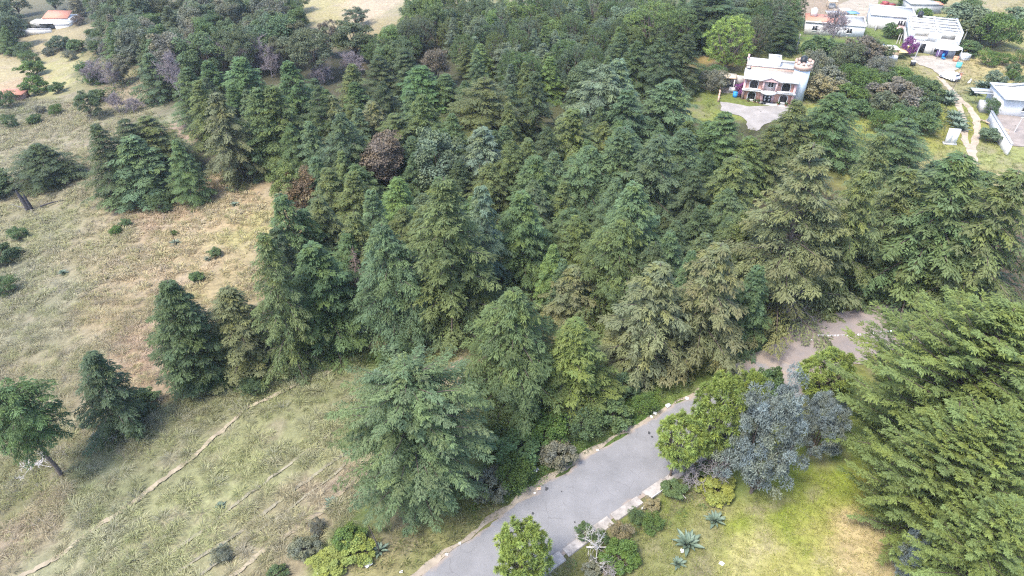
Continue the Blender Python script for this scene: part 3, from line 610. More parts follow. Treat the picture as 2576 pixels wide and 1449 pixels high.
NAME = dict(cyp='cypress_tree', dro='conifer_tree', fir='fir_tree', col='cypress_tree', egg='cypress_tree', big='cypress_tree', hi='pine_tree', gia='cypress_tree', oak='broadleaf_tree', blu='blue_cedar_tree', pin='pine_tree', far='pine_tree', bush='shrub', bare='bare_tree', dead='dead_tree', twig='dead_shrub')
WF = dict(cyp=1.42, dro=1.42, fir=1.25, col=1.2, egg=1.22, pin=.95, gia=1.08, big=1.05, hi=1.05)
PLACED = []
def plant(p, h, rad, kind, col, label, alpha=0.0, group=None, name=None, cat=None):
    protos = PROTO[kind]; i = int(rng.integers(len(protos))); leafm, woodm, PH, PR = protos[i]
    k = len(PLACED)
    e_ = rng.uniform(.9, 1.1); t = thing(name or NAME[kind], label, cat or ('tree' if 'tree' in NAME[kind] else 'shrub'), p, rng.uniform(0, 6.28), group, (rad/PR*e_, rad/PR/e_, h/PH))
    t.rotation_euler[0] = rng.normal(0, .022); t.rotation_euler[1] = rng.normal(0, .022)
    c = obj('branches' if kind in ('bare', 'dead', 'twig') else 'crown', leafm, t); w = obj('trunk' if kind not in ('bush', 'twig') else 'stem', woodm, t)
    f = rng.uniform(.9, 1.1); cc = np.array(C_[col])*f*(rng.uniform(.95, 1.05, 3) if kind not in ('blu', 'big', 'gia', 'pin') else 1.0); c.color = (*[float(x) for x in cc], alpha)
    PLACED.append((p[0], p[1], rad)); return t
def tree(u, v, hb, wpx, kind, col, label, alpha=0.0, group=None):
    """u, v tip in the photograph; hb height in m, or picture row of the foot when above 40; wpx crown width in the photograph"""
    vb = hb; rad = 0.0
    for _ in range(4):
        h = hb if hb <= 40 else max(2.5, height_for(u, v, vb))
        p = hit(u, v, h); d = proj((p[0], p[1], p[2] + h*.4))[2]; rad = wpx/2*d/F*WF.get(kind, 1.0)
        k = .62*rad/math.hypot(p[0], p[1]); vb = hb - (proj((p[0]*(1 - k), p[1]*(1 - k), p[2]))[1] - proj(p)[1])
    p[2] = float(terrain(p[0], p[1])); return plant(p, h, rad, kind, col, label, alpha, group)
def bush(u, v, size, col, label, hh=None, kind='bush', group=None, alpha=0.0, name=None):
    p = place(u, v); g_ = 1.35 if p[1] > 90 else 1.1; size *= g_; hh = hh*g_ if hh else None; return plant(p, hh or size*.75, size*.55, kind, col, label, alpha, group, name)

def undergrowth(name, label, poly, dens, size, cols, seed, per=60, leaf=.13):
    """leafy ground cover nobody could count: low clumps of leaves over a region"""
    q = scatter_uv(poly, dens, seed, off_lines); r = np.random.default_rng(seed); V, Fq, A, off = [], [], [], 0; P = z3(q)
    for p in P:
        s_ = size*r.uniform(.5, 1.3); v, f, a = clump_leaves(p + np.array((0, 0, s_*.35)), s_, per, leaf, r, narrow=.34)
        c = np.array(cols[int(r.integers(len(cols)))])*(.7 + .7*a[:, :1]); V.append(v); Fq.append(f + off); A.append(c); off += len(v)
    o = obj(name, mesh_np(name, np.concatenate(V), np.concatenate(Fq), BLADE, np.concatenate(A), 'tint')); o['kind'] = 'stuff'; tag(o, label, 'undergrowth'); return o
_GR = [(.11,.18,.05), (.095,.155,.055), (.14,.20,.06), (.13,.16,.075), (.18,.185,.09)]
undergrowth('undergrowth', 'bright leafy undergrowth along the verge between forest and road', [(1190,1290),(1215,1160),(1300,1085),(1430,1060),(1560,990),(1700,950),(1745,975),(1545,1098),(1420,1180),(1288,1270)], 1.7, .8, _GR, 71)
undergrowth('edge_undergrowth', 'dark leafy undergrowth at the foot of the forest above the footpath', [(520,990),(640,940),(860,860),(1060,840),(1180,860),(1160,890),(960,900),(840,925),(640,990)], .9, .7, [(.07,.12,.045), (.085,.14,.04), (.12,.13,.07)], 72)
undergrowth('kerb_weeds', 'tangled weeds behind the kerb at the bottom of the road', [(1400,1449),(1560,1325),(1700,1225),(1800,1180),(1840,1230),(1760,1290),(1640,1340),(1560,1449)], 1.0, .5, _GR + [(.2,.16,.1)], 73, 44, .11)
undergrowth('thicket_undergrowth', 'green scrubby undergrowth right of the brick house', [(2030,200),(2110,140),(2240,160),(2310,200),(2360,250),(2400,310),(2340,360),(2200,380),(2080,300)], .28, 1.3, [(.09,.14,.045), (.08,.12,.05), (.13,.13,.075), (.12,.16,.06)], 74, 46, .24)
undergrowth('slope_undergrowth', 'mixed green scrub below the farmhouse', [(200,90),(480,110),(560,160),(450,200),(430,280),(260,250),(190,200)], .12, 1.3, [(.08,.12,.05), (.07,.11,.06), (.13,.13,.085)], 75, 46, .28)
# ------------------------------------------------------------------ the trees
# foot of the slope and forest front
TREES = [
(12,968,1225,150,'hi','g','leaning pine with bare lower trunk at the left edge of the grass slope',0),
(205,872,1118,150,'dro','dg','small drooping spruce-like conifer standing alone on the grass slope',0),
(408,700,1000,140,'col','dg','dense dark green columnar cypress at the left front of the forest',0),
(556,722,975,165,'cyp','gol','grey-olive cypress beside the dense dark columnar one',.25),
(655,570,960,150,'dro','ol','tall dark olive conifer behind the grey-olive cypress at the forest front',.2),
(785,603,905,200,'cyp','g','broad green cypress above the start of the footpath',0),
(884,620,830,80,'dead','brn','reddish dead conifer squeezed between two green cypresses',0),
(970,540,892,190,'egg','bg','blue-green round-shouldered cypress right of the reddish dead conifer',0),
(1118,432,892,230,'cyp','ol','very tall light olive cypress near the middle of the forest front',.15),
(1212,455,780,130,'dro','pbg','thin blue-green conifer with bare grey branches beside the tall olive cypress',0),
(1315,470,745,150,'cyp','g','pointed green cypress right of the thin blue-green conifer',0),
(1014,905,1345,318,'big','lone','big rounded blue-green cypress alone on the slope beside the road',.35),
(1290,725,1085,250,'egg','ol','broad olive cypress with drooping boughs behind the lone rounded one',.1),
(1446,800,1065,185,'cyp','yol','yellow-olive cypress beside the broad drooping one near the road',.35),
(1385,606,790,62,'col','lg','narrow light green spire poking out among darker crowns',0),
(1440,662,845,140,'dro','gol','sparse bronze conifer with hanging branches beside the narrow spire',.9),
(1420,640,820,70,'dro','bg','slim blue-green conifer between narrow spire and sparse bronze conifer',0),
(1556,540,815,200,'egg','ol','rounded mid-olive cypress behind the road verge',.05),
(1650,640,985,215,'dro','gol','grey-green conifer with stiff drooping boughs at the road verge',.3),
(1805,590,955,225,'dro','gol','bronze-orange cypress left of the dirt clearing',.95),
(1905,655,890,110,'cyp','bg','blue-green cypress wedged behind the bronze-orange one',0),
(1740,615,880,90,'cyp','bg','slim blue-green cypress left of the bronze-orange one',0),
(2072,352,850,300,'fir','gol','huge grey-brown tiered fir towering over the dirt clearing',.55),
(2185,410,790,170,'dro','ol','dark olive conifer hard against the huge grey-brown fir',.2),
(2225,322,640,130,'cyp','ol','olive cypress behind the huge grey-brown fir',.25),
(2300,420,760,190,'dro','ol','loose-limbed olive conifer behind the dirt clearing',.35),
(2425,385,800,300,'dro','g','wide loose dark green conifer above the feathery giant',.45),
(2560,400,830,260,'dro','ol','loose bronze-green conifer at the right edge of the picture',.5),
(2360,395,640,150,'fir','dg','flat-topped dark conifer below the end of the wheel tracks',.2),
(2490,420,700,190,'dro','g','dark conifer with open crown beside the wall of the block house',.4),
# lower right
(2535,735,1290,450,'gia','yol','enormous feathery yellow-olive cypress filling the right side',.15),
(2450,1040,1420,300,'gia','yol','feathery yellow-olive cypress with spiked top in front of the enormous one',.12),
(2590,1250,1600,280,'gia','yol','feathery olive cypress cut off by the bottom right corner',.1),
(2600,790,1260,300,'gia','yol','feathery olive cypress cut off by the right edge beyond the enormous one',.15),
(1985,962,1282,200,'blu','blu','large silvery blue-grey tree beside the meadow',0),
(2100,992,1172,130,'blu','blu','smaller silvery blue-grey tree behind the large silvery one',0),
(2365,1345,1500,120,'blu','blu','silvery blue-grey tree at the foot of the feathery cypresses',0),
(1842,955,1215,140,'pin','pin','tall bright green round-headed pine at the road edge',0),
(1722,1038,1225,120,'pin','pin','lower bright green pine leaning over the road, left of the tall one',0),
(1905,935,1130,80,'pin','pin','small bright green pine top behind the silvery tree',0),
(2105,898,1055,140,'pin','pin','round green pine between clearing and feathery cypress',0),
(1312,1328,1530,140,'pin','pin','bright green pine in front of the road at the bottom edge',0),
(1955,925,1010,60,'bush','g','small green sapling at the clearing beside the silvery tree',0),
(1795,300,450,120,'cyp','g','green conifer below the left corner of the patio',.05),
(1885,342,500,130,'dro','ol','olive conifer below the middle of the patio',.2),
(2545,1010,1430,300,'gia','yol','feathery olive cypress between the spiked one and the right edge',.1),
(800,488,740,140,'dro','ol','dark olive conifer filling the corner beside the dying tree',.2),
(758,515,770,130,'dro','g','dark green drooping conifer below the dying tree',.1),
(862,575,790,110,'cyp','g','green conifer just left of the reddish dead one',.1),
(925,470,720,110,'cyp','bg','blue-green conifer behind the reddish dead one',0),
# left group on the slope
(84,358,478,135,'egg','dg','spreading flat dark fir on the upper left slope',.2),
(240,308,530,120,'cyp','dg','dark olive conifer at the left end of the slope clump',.25),
(300,292,500,130,'fir','dg','dark tiered fir at the back of the slope clump',.2),
(365,288,480,160,'fir','ol','flat-topped dark olive fir at the back right of the slope clump',.25),
(328,340,530,160,'cyp','bg','blue-green cypress at the front of the slope clump',0),
(440,345,525,90,'cyp','g','slim green conifer at the right end of the slope clump',.2),
(205,232,305,66,'oak','dg','dense dark rounded tree on the slope below the bare trees',0),
(372,132,262,90,'cyp','bg','blue-dark conifer beside the purple bare trees',0),
(548,218,475,135,'dro','gol','tall grey-olive drooping conifer at the left front of the forest block',.35),
(460,165,330,95,'cyp','g','green cypress at the upper left corner of the forest block',.1),
(490,190,380,90,'cyp','ol','olive cypress behind the tall grey-olive drooping one',.3),
(520,148,300,90,'cyp','g','green cypress above the tall grey-olive drooping one',0),
(590,135,330,130,'cyp','g','broad green cypress in the upper left forest block',0),
(582,55,160,80,'cyp','g','lone pointed conifer standing above the purple bare trees',.2),
(672,200,440,150,'cyp','ol','tall olive-green cypress left of the oaks\' foot',.1),
(640,215,450,120,'cyp','g','tall mid-green cypress overlapping the olive-green one',0),
(728,143,370,115,'cyp','g','green cypress in front of the round-headed oaks',.05),
(797,205,420,90,'fir','dg','dark narrow conifer behind the forest\'s purple-brown tree',.3),
(850,278,520,130,'egg','bg','dense blue-green cypress left of the purple-brown tree',.05),
(833,232,420,90,'dro','gol','grey-olive conifer behind the dense blue-green cypress',.3),
(876,150,330,100,'cyp','ol','bronze-tipped olive conifer below the second oak',.6),
(893,202,340,80,'cyp','g','mid-green conifer in front of the bronze-tipped olive one',.1),
(951,127,280,110,'fir','dg','dark open conifer to the right of the oaks',.35),
(1014,115,280,120,'fir','dg','dark olive wide conifer in the upper middle',.3),
(1067,158,330,140,'cyp','g','fresh green cypress in the upper middle of the forest',0),
(1120,185,330,100,'cyp','g','green cypress overlapping the fresh green one on its right',.05),
(1094,118,230,70,'oak','brn','dark brownish round tree in the upper middle',.3),
(938,247,420,110,'dro','gol','bronze-pink conifer in the middle of the forest',.8),
(998,235,330,60,'cyp','pbg','pale blue-green tip among dark crowns',0),
(1057,230,430,110,'dro','ol','pale drooping olive conifer in the middle of the forest',.1),
(994,278,450,140,'fir','ol','wide olive tiered conifer above the purple-brown tree',.3),
(961,333,510,135,'oak','brn','purple-brown half-bare round tree in the middle of the forest',.25),
(905,345,480,70,'cyp','lg','light green cypress left of the purple-brown tree',0),
(1101,333,520,140,'oak','pbg','pale silvery-green round tree right of the purple-brown one',0),
(1215,188,400,170,'fir','ol','large olive tiered conifer in the upper middle of the forest',.25),
(1211,313,520,150,'dro','pbg','pale green drooping conifer in the centre of the picture',.15),
(711,413,560,90,'oak','yol','pale yellow-green bushy tree at the forest\'s left edge',0),
(752,432,560,90,'oak','ora','orange-brown dying tree at the forest\'s left edge',.2),
(826,410,600,110,'dro','ol','drooping olive conifer right of the orange-brown dying tree',.2),
(705,478,800,150,'dro','g','dark green ragged conifer at the left side of the forest front',.1),
(690,560,840,110,'dro','dg','dark conifer hidden behind the broad cypress above the footpath',.2),
(880,520,780,120,'dro','ol','olive-brown conifer above the reddish dead one',.45),
(988,437,640,110,'cyp','lg','bright green pointed cypress in the middle of the forest',0),
(1345,170,380,110,'dro','dg','dark drooping conifer above the picture centre',.1),
(1441,267,470,150,'dro','ol','yellowish-olive conifer above the picture centre',.45),
(1350,378,580,130,'dro','g','grey-green conifer in the picture centre',.1),
(1475,362,560,170,'egg','bg','wide blue-green conifer right of the picture centre',0),
(1518,152,400,170,'egg','pbg','large pale blue-green conifer in the upper middle right',.05),
(1568,140,380,140,'cyp','pbg','pale blue-green pointed cypress beside the large pale one',0),
(1585,222,430,140,'dro','bg','blue-green drooping conifer below the pale pair',.05),
(1685,185,400,170,'dro','bg','blue-green tiered conifer left of the brick house',.15),
(1561,307,560,170,'cyp','bg','tall blue-green cypress in the right middle of the forest',.05),
(1651,330,600,170,'dro','bg','tall grey-green drooping cypress in the right middle of the forest',.2),
(1720,318,520,130,'cyp','bg','blue-green cypress behind the tall grey-green drooping one',0),
(1828,270,480,150,'fir','g','dark green tiered conifer below the patio of the brick house',.1),
(1600,440,760,170,'cyp','bg','broad blue-green cypress above the rounded mid-olive one',0),
(1855,390,640,170,'dro','ol','dark olive conifer left of the huge grey-brown fir',.15),
(1760,430,640,120,'dro','dg','dark conifer in the shade left of the dark olive one',.1),
(1830,540,700,90,'cyp','bg','small blue-green spire in front of the huge grey-brown fir',0),
(1720,80,250,95,'cyp','dg','dark conifer at the back left of the brick house',.3),
(1661,88,260,110,'egg','dg','dark blue-green conifer behind the pale pair',0),
(1605,95,250,90,'cyp','dg','dark slim conifer left of the dark blue-green one',.1),
(1561,78,230,90,'cyp','dg','dark conifer at the edge of the mixed wood',.15),
(1651,4,150,130,'far','lg','tall pale green pine in the mixed wood behind the forest',0),
(1581,24,120,90,'oak','pbg','pale silvery dome-shaped tree in the mixed wood',0),
(1722,22,150,100,'far','g','mid-green tree behind the dark conifers near the house',0),
(1808,-25,130,170,'fir','dg','very dark tall fir at the top edge behind the brick house',0),
(1753,-10,140,90,'fir','dg','very dark fir at the top edge left of the other',0),
(1851,40,190,115,'far','pin','rounded yellow-green pine beside the brick house',0),
(1908,40,160,90,'far','oak','grey-green pine behind the rounded yellow-green one',0),
(2102,230,430,175,'cyp','g','dark green cypress below the shrubs right of the brick house',.05),
(2015,245,430,120,'dro','ol','brownish drooping conifer beside the patio of the brick house',.4),
(1960,305,480,120,'dro','ol','olive drooping conifer at the lower edge of the patio',.4),
(2285,290,460,130,'fir','bg','blue-green tiered conifer near the wheel tracks',0),
(1972,-20,80,110,'far','g','large green pine at the top edge left of the red-roofed house',0),
(771,73,215,120,'oak','oak','large round-headed oak with pale bare stems at its foot',.1),
(884,60,160,110,'oak','oak','second round-headed oak, right of the large one',.15),
(735,50,160,80,'oak','oak','brownish oak behind the large round-headed one',.8),
(820,52,150,60,'oak','brn','half-bare oak between the two round-headed oaks',.2),
(692,95,190,80,'oak','oak','brown-green oak at the left of the oak group',.5),
(890,20,75,66,'oak','far','dark rounded tree at the edge of the pink ploughed field',0),
(285,140,215,66,'oak','shg','pale grey-olive tree below the farmhouse',0),
]
for t in TREES: tree(*t[:7], alpha=t[7]*(.45 if t[4] == 'gia' else .62))
for u, v, vb, w, lab in [(417,122,262,80,'purple-grey bare tree beside the blue-dark conifer'),(510,85,190,100,'purple-grey bare tree below the lone pointed conifer'),(634,84,190,90,'purple-grey bare tree left of the oaks'),
        (233,142,215,70,'purple-grey bare shrub-like tree on the upper slope'),(283,232,292,60,'small bare tree on open ground at the upper slope'),(325,245,290,50,'smaller bare tree next to the small one on open ground'),
        (470,92,205,90,'purple-grey bare tree right of the blue-dark conifer'),(548,100,190,70,'grey bare tree behind the green cypresses of the upper left'),(665,105,200,70,'brown-grey bare tree left of the large oak'),(600,118,190,60,'thin grey bare tree below the lone pointed conifer'),(262,150,225,60,'grey bare tree beside the pale grey-olive one'),(385,150,255,60,'grey bare tree left of the blue-dark conifer'),(870,125,200,70,'pale bare tree at the foot of the second oak'),(805,150,215,60,'pale bare tree at the foot of the large oak'),(1250,40,90,40,'bare tree at the edge of the mixed wood'),(2115,15,125,90,'bare spreading tree in front of the red-roofed house')]:
    tree(u, v, vb, w, 'bare', 'brn', lab, group=None)
# woods that read as many like trees: filled in between the trees named above
def near(p, d): return any((p[0]-a)**2 + (p[1]-b)**2 < (d + .35*c)**2 for a, b, c in PLACED)
LM = [(132,55,'the farmhouse'),(771,110,'the large oak'),(884,90,'the second oak'),(930,20,'the pink field'),(1138,40,'the tiny white hut'),(1581,50,'the silvery dome-shaped tree'),(1651,50,'the tall pale pine'),(1940,200,'the brick house'),(961,400,'the purple-brown tree'),(752,480,'the orange-brown tree'),(582,90,'the lone pointed conifer'),
      (1540,220,'the pale blue-green pair'),(1808,40,'the very dark fir'),(1385,680,'the narrow light spire'),(1118,560,'the very tall olive cypress'),(1094,160,'the dark brownish round tree'),(1215,260,'the large olive tiered conifer'),(1441,340,'the yellowish-olive conifer'),(548,320,'the tall grey-olive conifer'),(417,180,'the purple bare tree'),(735,90,'the brownish oak'),(820,20,'the straw field'),(1851,110,'the yellow-green pine'),(1080,80,'the dry far meadow'),(205,265,'the dense dark rounded tree'),(1067,220,'the fresh green cypress'),(1655,450,'the tall grey-green cypress'),(1560,640,'the rounded mid-olive cypress'),(285,170,'the pale grey-olive tree'),(1300,-10,'the top edge centre'),(400,-10,'the top edge'),(1480,100,'the dark conifers of the wood')]
CW = dict(dg='dark green', g='mid-green', bg='blue-green', ol='olive', lg='light green', far='dusky green', oak='grey-green', pbg='pale silvery-green', shd='deep green', shg='grey-green')
KW = dict(cyp='pointed conifer', dro='drooping conifer', egg='blunt conifer', fir='tiered fir', oak='round-headed tree', far='fluffy pine', bush='low bushy tree')
USED = set()
def own_label(p, h, kind, col, tail):
    u, v, _ = proj((p[0], p[1], p[2] + h*.6)); best = sorted(LM, key=lambda m: (m[0]-u)**2 + (1.6*(m[1]-v))**2); s0 = None
    size = 'tall ' if h > 9.3 else 'small ' if h < 5.5 else ''
    for m in best[:3]:
        du, dv = u - m[0], 1.6*(v - m[1]); side = ('right of' if du > 0 else 'left of') if abs(du) > abs(dv) else ('below' if dv > 0 else 'above')
        far_ = 'well ' if math.hypot(du, dv) > 75 else ''
        s_ = f'{size}{CW[col]} {KW[kind]} {far_}{side} {m[2]}{tail}'; s0 = s0 or s_
        if len(s_.replace('-', ' ').split()) > 16: s_ = s_[:-len(tail)]
        if s_ not in USED: USED.add(s_); return s_
    return s0
def fill(poly, n, h, rad, kinds, cols, label, group, gap, seed, alpha=.2):
    r = np.random.default_rng(seed); P = np.array(poly); made = 0
    for _ in range(n*14):
        if made >= n: break
        u, v = r.uniform(P.min(0), P.max(0))
        if not inside(np.array([u]), np.array([v]), poly)[0]: continue
        hh = r.uniform(*h); p = hit(u, v, hh)
        if 20 < u < 225 and proj(p)[1] > 44: continue
        if 752 < u < 1015 and v < 58: continue
        if near(p, gap): continue
        p[2] = float(terrain(p[0], p[1])); k = int(r.integers(len(kinds)))
        plant(p, hh, r.uniform(*rad), kinds[k], (cc_ := cols[int(r.integers(len(cols)))]), own_label(p, hh, kinds[k], cc_, label), float(r.uniform(0, alpha)), group); made += 1
fill([(480,190),(1000,180),(1500,200),(1740,230),(1860,430),(1880,560),(1660,620),(1350,560),(1000,520),(860,430),(720,330),(520,240)], 70, (7.5, 10.5), (2.8, 3.8), ['cyp','dro','egg'], ['g','bg','ol','dg'],
     ', inside the forest', 'shaded conifers inside the forest', 1.7, 61)
fill([(1000,-25),(1740,-25),(1740,50),(1620,70),(1520,150),(1300,160),(1150,100),(1140,50)], 150, (5, 9), (2.2, 3.6), ['oak','far','cyp','cyp','dro','far'], ['g','lg','far','bg','g','pbg','ol'],
     ' in the mixed wood', 'trees of the mixed wood above the forest', 1.1, 62)
fill([(-60,-30),(720,-30),(700,40),(640,60),(470,100),(260,66),(190,45),(90,30),(60,60),(-60,60)], 95, (7, 11), (2.8, 4.6), ['oak','oak','oak','cyp'], ['far','g','far','bg','oak','shg'],
     ' in the dark wood', 'dark wood behind the farmhouse', 1.9, 63)
fill([(640,-25),(1150,-25),(1130,20),(1040,60),(960,70),(960,40),(1010,15),(900,-15),(760,-15),(740,30),(660,40)], 34, (5, 8), (2.2, 3.4), ['oak','far','oak'], ['g','far','oak','lg'],
     ' by the far fields', 'trees around the far fields', 1.8, 64)
fill([(940,70),(1060,60),(1030,110),(980,120),(900,110)], 10, (4, 7), (1.8, 2.8), ['oak','far'], ['g','bg','shd'], ' below the far fields', 'trees below the far fields', 1.4, 65)
fill([(1740,-25),(2010,-25),(2000,30),(1980,50),(1950,50),(1780,30)], 18, (6, 10), (2.4, 3.6), ['fir','far','oak'], ['dg','g','far'], ' behind the brick house', 'wood behind the brick house', 1.9, 66)
fill([(240,66),(470,110),(560,150),(520,160),(440,140),(330,125),(280,110),(190,110),(170,75)], 34, (2.5, 5), (1.4, 2.5), ['oak','bush','oak'], ['g','far','shd','shg'], ' on the upper slope', 'scrub right of the farmhouse', 1.2, 67)

# ------------------------------------------------------------------ shrubs
SHR = [(1300,1150,3.4,'shd','dark green laurel-like bush between lone cypress and road'),(1370,1110,3.6,'sh','bright green bush left of the grey dead bush at the verge'),(1290,1215,3.2,'sh','bright green bush close to the asphalt beside the lone cypress'),
 (1400,1160,2.6,'shg','grey-green bush in the middle of the verge thicket'),(1460,1090,3.4,'shd','green rounded bush under the yellow-olive cypress'),(1235,1240,2.8,'shg','grey-olive bush under the right side of the lone cypress'),(1330,1070,2.8,'shd','dark bush under the broad olive cypress'),
 (1250,1130,2.8,'shd','dark bush beside the lone cypress crown'),(1540,1060,2.8,'shd','dark green bush beneath the grey-green conifer at the verge'),(1572,985,2.6,'bg','small blue-green bush at the verge under the stiff conifer'),(1620,1030,2.2,'sh','green bush near white litter on the verge'),
 (880,1370,2.0,'sh','bright green bush at the foot of the lone cypress'),(770,1390,1.9,'shg','grey-green thorny bush at the bottom of the grass slope'),(560,1400,1.5,'shg','grey-blue bush on the grass near the bottom edge'),(800,1330,1.2,'shg','grey dry bush above the grey-green thorny one'),(700,1449,1.2,'shd','dark green bush cut by the bottom edge'),
 (900,1395,2.2,'shy','yellow-flowering weed clump beside the litter at the bottom'),(830,1425,2.2,'shy','yellow-flowering weed clump at the bottom edge'),
 (50,600,2.4,'shd','round dark green bush on the left slope'),(410,530,3.4,'g','round green bush in front of the slope clump'),(8,660,3.6,'dg','dark bush cut by the left edge of the slope'),(20,740,2.8,'shd','green bush low at the left edge'),(0,490,4.0,'dg','dark bush at the left edge beside the burnt stump'),
 (294,588,1.4,'sh','small bright bush on the dry slope'),(495,705,1.5,'shd','small dark bush on the tan slope'),(440,590,.9,'sh','tiny green bush beside the flowering agave on the slope'),(545,645,1.3,'shd','small grey-green bush on the yellow part of the slope'),(360,1015,2.2,'shd','dark bush beside the drooping conifer on the slope'),(320,570,1.3,'shd','small dull bush beside the small bright one'),
 (640,985,2.2,'shd','dark weeds bush at the foot of the grey-olive cypress'),(560,975,2.0,'shd','dark bush left at the forest foot'),(870,880,2.4,'shd','dark bush where the footpath enters the forest'),(960,868,2.2,'dry','brown withered bush at the forest edge'),(910,860,3.0,'bg','blue-green creeper bush at the forest edge'),(1010,880,1.8,'sh','green bush at the forest edge near the bare patch'),(970,910,1.6,'sh','small green bush just above the grass at the forest edge'),
 (110,440,1.4,'shd','dull bush under the spreading dark fir'),(90,310,1.8,'shd','bluish bush on the upper left slope'),(30,320,2.4,'shd','dark green bush near the left edge of the upper slope'),(145,290,2.0,'sh','green bush on the upper slope below the fields'),(105,285,1.6,'shg','grey bush on the upper slope'),(250,255,2.4,'shd','dark bush beside the dense dark rounded tree'),(240,210,2.6,'sh','green bush above the dense dark rounded tree'),(215,185,2.4,'shd','blue-green bush right of the yellow field'),
 (63,142,3.4,'bg','blue-green hedge bush at the top of the field hedge'),(80,163,3.4,'shd','green hedge bush second in the field hedge'),(88,190,3.6,'sh','bright green hedge bush third in the field hedge'),(93,235,3.4,'sh','bright green hedge bush at the foot of the field hedge'),(147,232,2.2,'shd','upright bush at the bottom of the yellow field'),(153,125,3.8,'far','round dark bush at the right end of the straw field'),(20,270,3.4,'shd','bush beside the little red-roofed shed'),
 (195,130,3.0,'shd','green bush between straw field and yellow field'),(125,140,2.0,'shg','low hedge bush above the yellow field'),(180,150,2.4,'shg','grey bush at the corner of the yellow field'),(70,72,1.6,'ora','red-leaved bush in the farmhouse garden'),(128,68,2.0,'sh','green bush in front of the white farmhouse'),(200,62,2.6,'brn','purplish bush right of the white farmhouse'),
 (1600,1310,1.4,'shd','dark weeds clump at the kerb'),(1690,1245,1.6,'shd','bluish weeds clump under the pines'),(1800,1240,2.6,'shy','yellow-leaved bush below the tall pine'),(1775,1195,1.6,'shd','green bush at the foot of the pines'),(1510,1362,1.2,'shd','green bush right of the bleached dead bush'),(1560,1415,2.2,'sh','rounded green bush at the bottom edge of the meadow'),(1490,1440,1.2,'shg','grey-green bush by the bottom edge'),(1640,1280,1.1,'dry','brownish dry bush beside the kerb'),(1470,1345,1.2,'shd','small upright green bush on the kerb'),(1750,1185,1.2,'dry','brown weeds beside the kerb under the pine'),(1560,1350,1.7,'dry','straw-coloured bush in the weeds behind the kerb'),(1640,1330,1.6,'sh','light green small bush in the weeds behind the kerb'),
 # hamlet
 (2050,150,4.6,'shd','dark grey bush right of the crenellated tower'),(2045,185,4.4,'shg','silver-grey bush behind the crenellated tower'),(2120,170,5.0,'oak','brown-green tall bush below the red-roofed house'),(2165,160,5.2,'brn','grey-brown tall bush below the red-roofed house'),(2200,150,4.0,'oak','dull green tall bush left of the yard huts'),
 (2060,250,4.6,'dry','brown withered bush right of the tower foot'),(2085,225,4.2,'shg','grey-pink bush right of the tower'),(2140,215,4.2,'sh','bright green bush in the thicket below the huts'),(2170,240,4.6,'sh','green bush in the middle of the thicket'),(2205,190,3.8,'shg','grey-green bush near the agaves of the thicket'),(2250,275,5.4,'brn','large brown thicket bush left of the wheel tracks'),(2225,290,4.2,'oak','brown-green thicket bush below the agaves'),(2290,235,3.6,'shd','green bush below the pale yard'),(2330,250,3.2,'shd','dark green bush beside the big agaves'),
 (2215,330,3.6,'sh','green bush above the olive cypress'),(2270,320,3.8,'shd','dark green bush left of the yellow grass'),(2330,300,3.0,'shd','green bush above the lone white slab wall'),(2310,335,3.4,'shd','blue-green scrub left of the lone white slab wall'),(2200,260,3.4,'shg','greyish bush in the thicket'),(2130,260,3.6,'sh','leafy bush above the dark green cypress'),(2150,290,2.8,'shd','low bush near the bright grass strip'),(2260,205,2.8,'sh','green scrub below the yard huts'),(2230,215,2.6,'shd','dark scrub below the yard huts'),
 (2410,75,6.0,'pbg','pale green round tree-like bush right of the white house'),(2460,105,6.4,'oak','brown-green bush right of the white house'),(2500,120,7.4,'sh','big round green bush on the right slope'),(2565,70,5.0,'pbg','pale bush at the right edge of the slope'),(2480,165,3.0,'sh','small green bush below the big round one'),(2430,140,3.2,'shd','green bush beside the yard canopy'),(2520,165,2.4,'sh','green scrub on the dry slope'),(2545,185,1.8,'shd','small bush on the dry slope'),(2570,160,2.8,'sh','green bush at the right edge above the block house'),(2545,200,1.8,'sh','small round bush above the block house'),(2500,215,2.6,'pbg','pale scrub behind the row of agaves'),
 (2570,230,2.8,'shd','dull bush behind the block house'),(2490,285,2.4,'shd','dark bush left of the block house'),(2480,355,2.2,'pbg','pale scrub below the long white wall'),(1790,230,4.0,'shg','grey bush left of the terrace of the brick house'),(1772,215,3.4,'shd','dark bush near the pine left of the brick house'),(1800,200,2.8,'shd','dark bush under the rounded yellow-green pine'),(1975,120,3.2,'sh','green bush behind the crenellated tower'),(2240,95,3.0,'shd','bush in front of the long white house'),(1950,80,3.4,'shd','dark small tree behind the brick house'),(2310,60,3.4,'sh','green bush behind the white houses'),(2350,20,4.0,'sh','green bush at the top behind the white houses'),(2430,40,4.2,'shd','green bush at the top right'),(2280,15,3.6,'sh','green bush at the top edge by the lane'),
 (1450,1065,2.4,'brn','grey twiggy bush at the verge under the broad olive cypress')]
for u, v, s, c, lab in SHR: bush(u, v, s, c, lab, s*(.5 if c == 'shy' else .8 if s < 3.5 else .75))
bush(1870, 240, 2.2, 'pur', 'purple bougainvillea at the left corner of the brick house', 2.0, name='bougainvillea')
bush(2281, 141, 2.0, 'pur', 'dark purple bougainvillea left of the white house door', 3.0, name='bougainvillea')
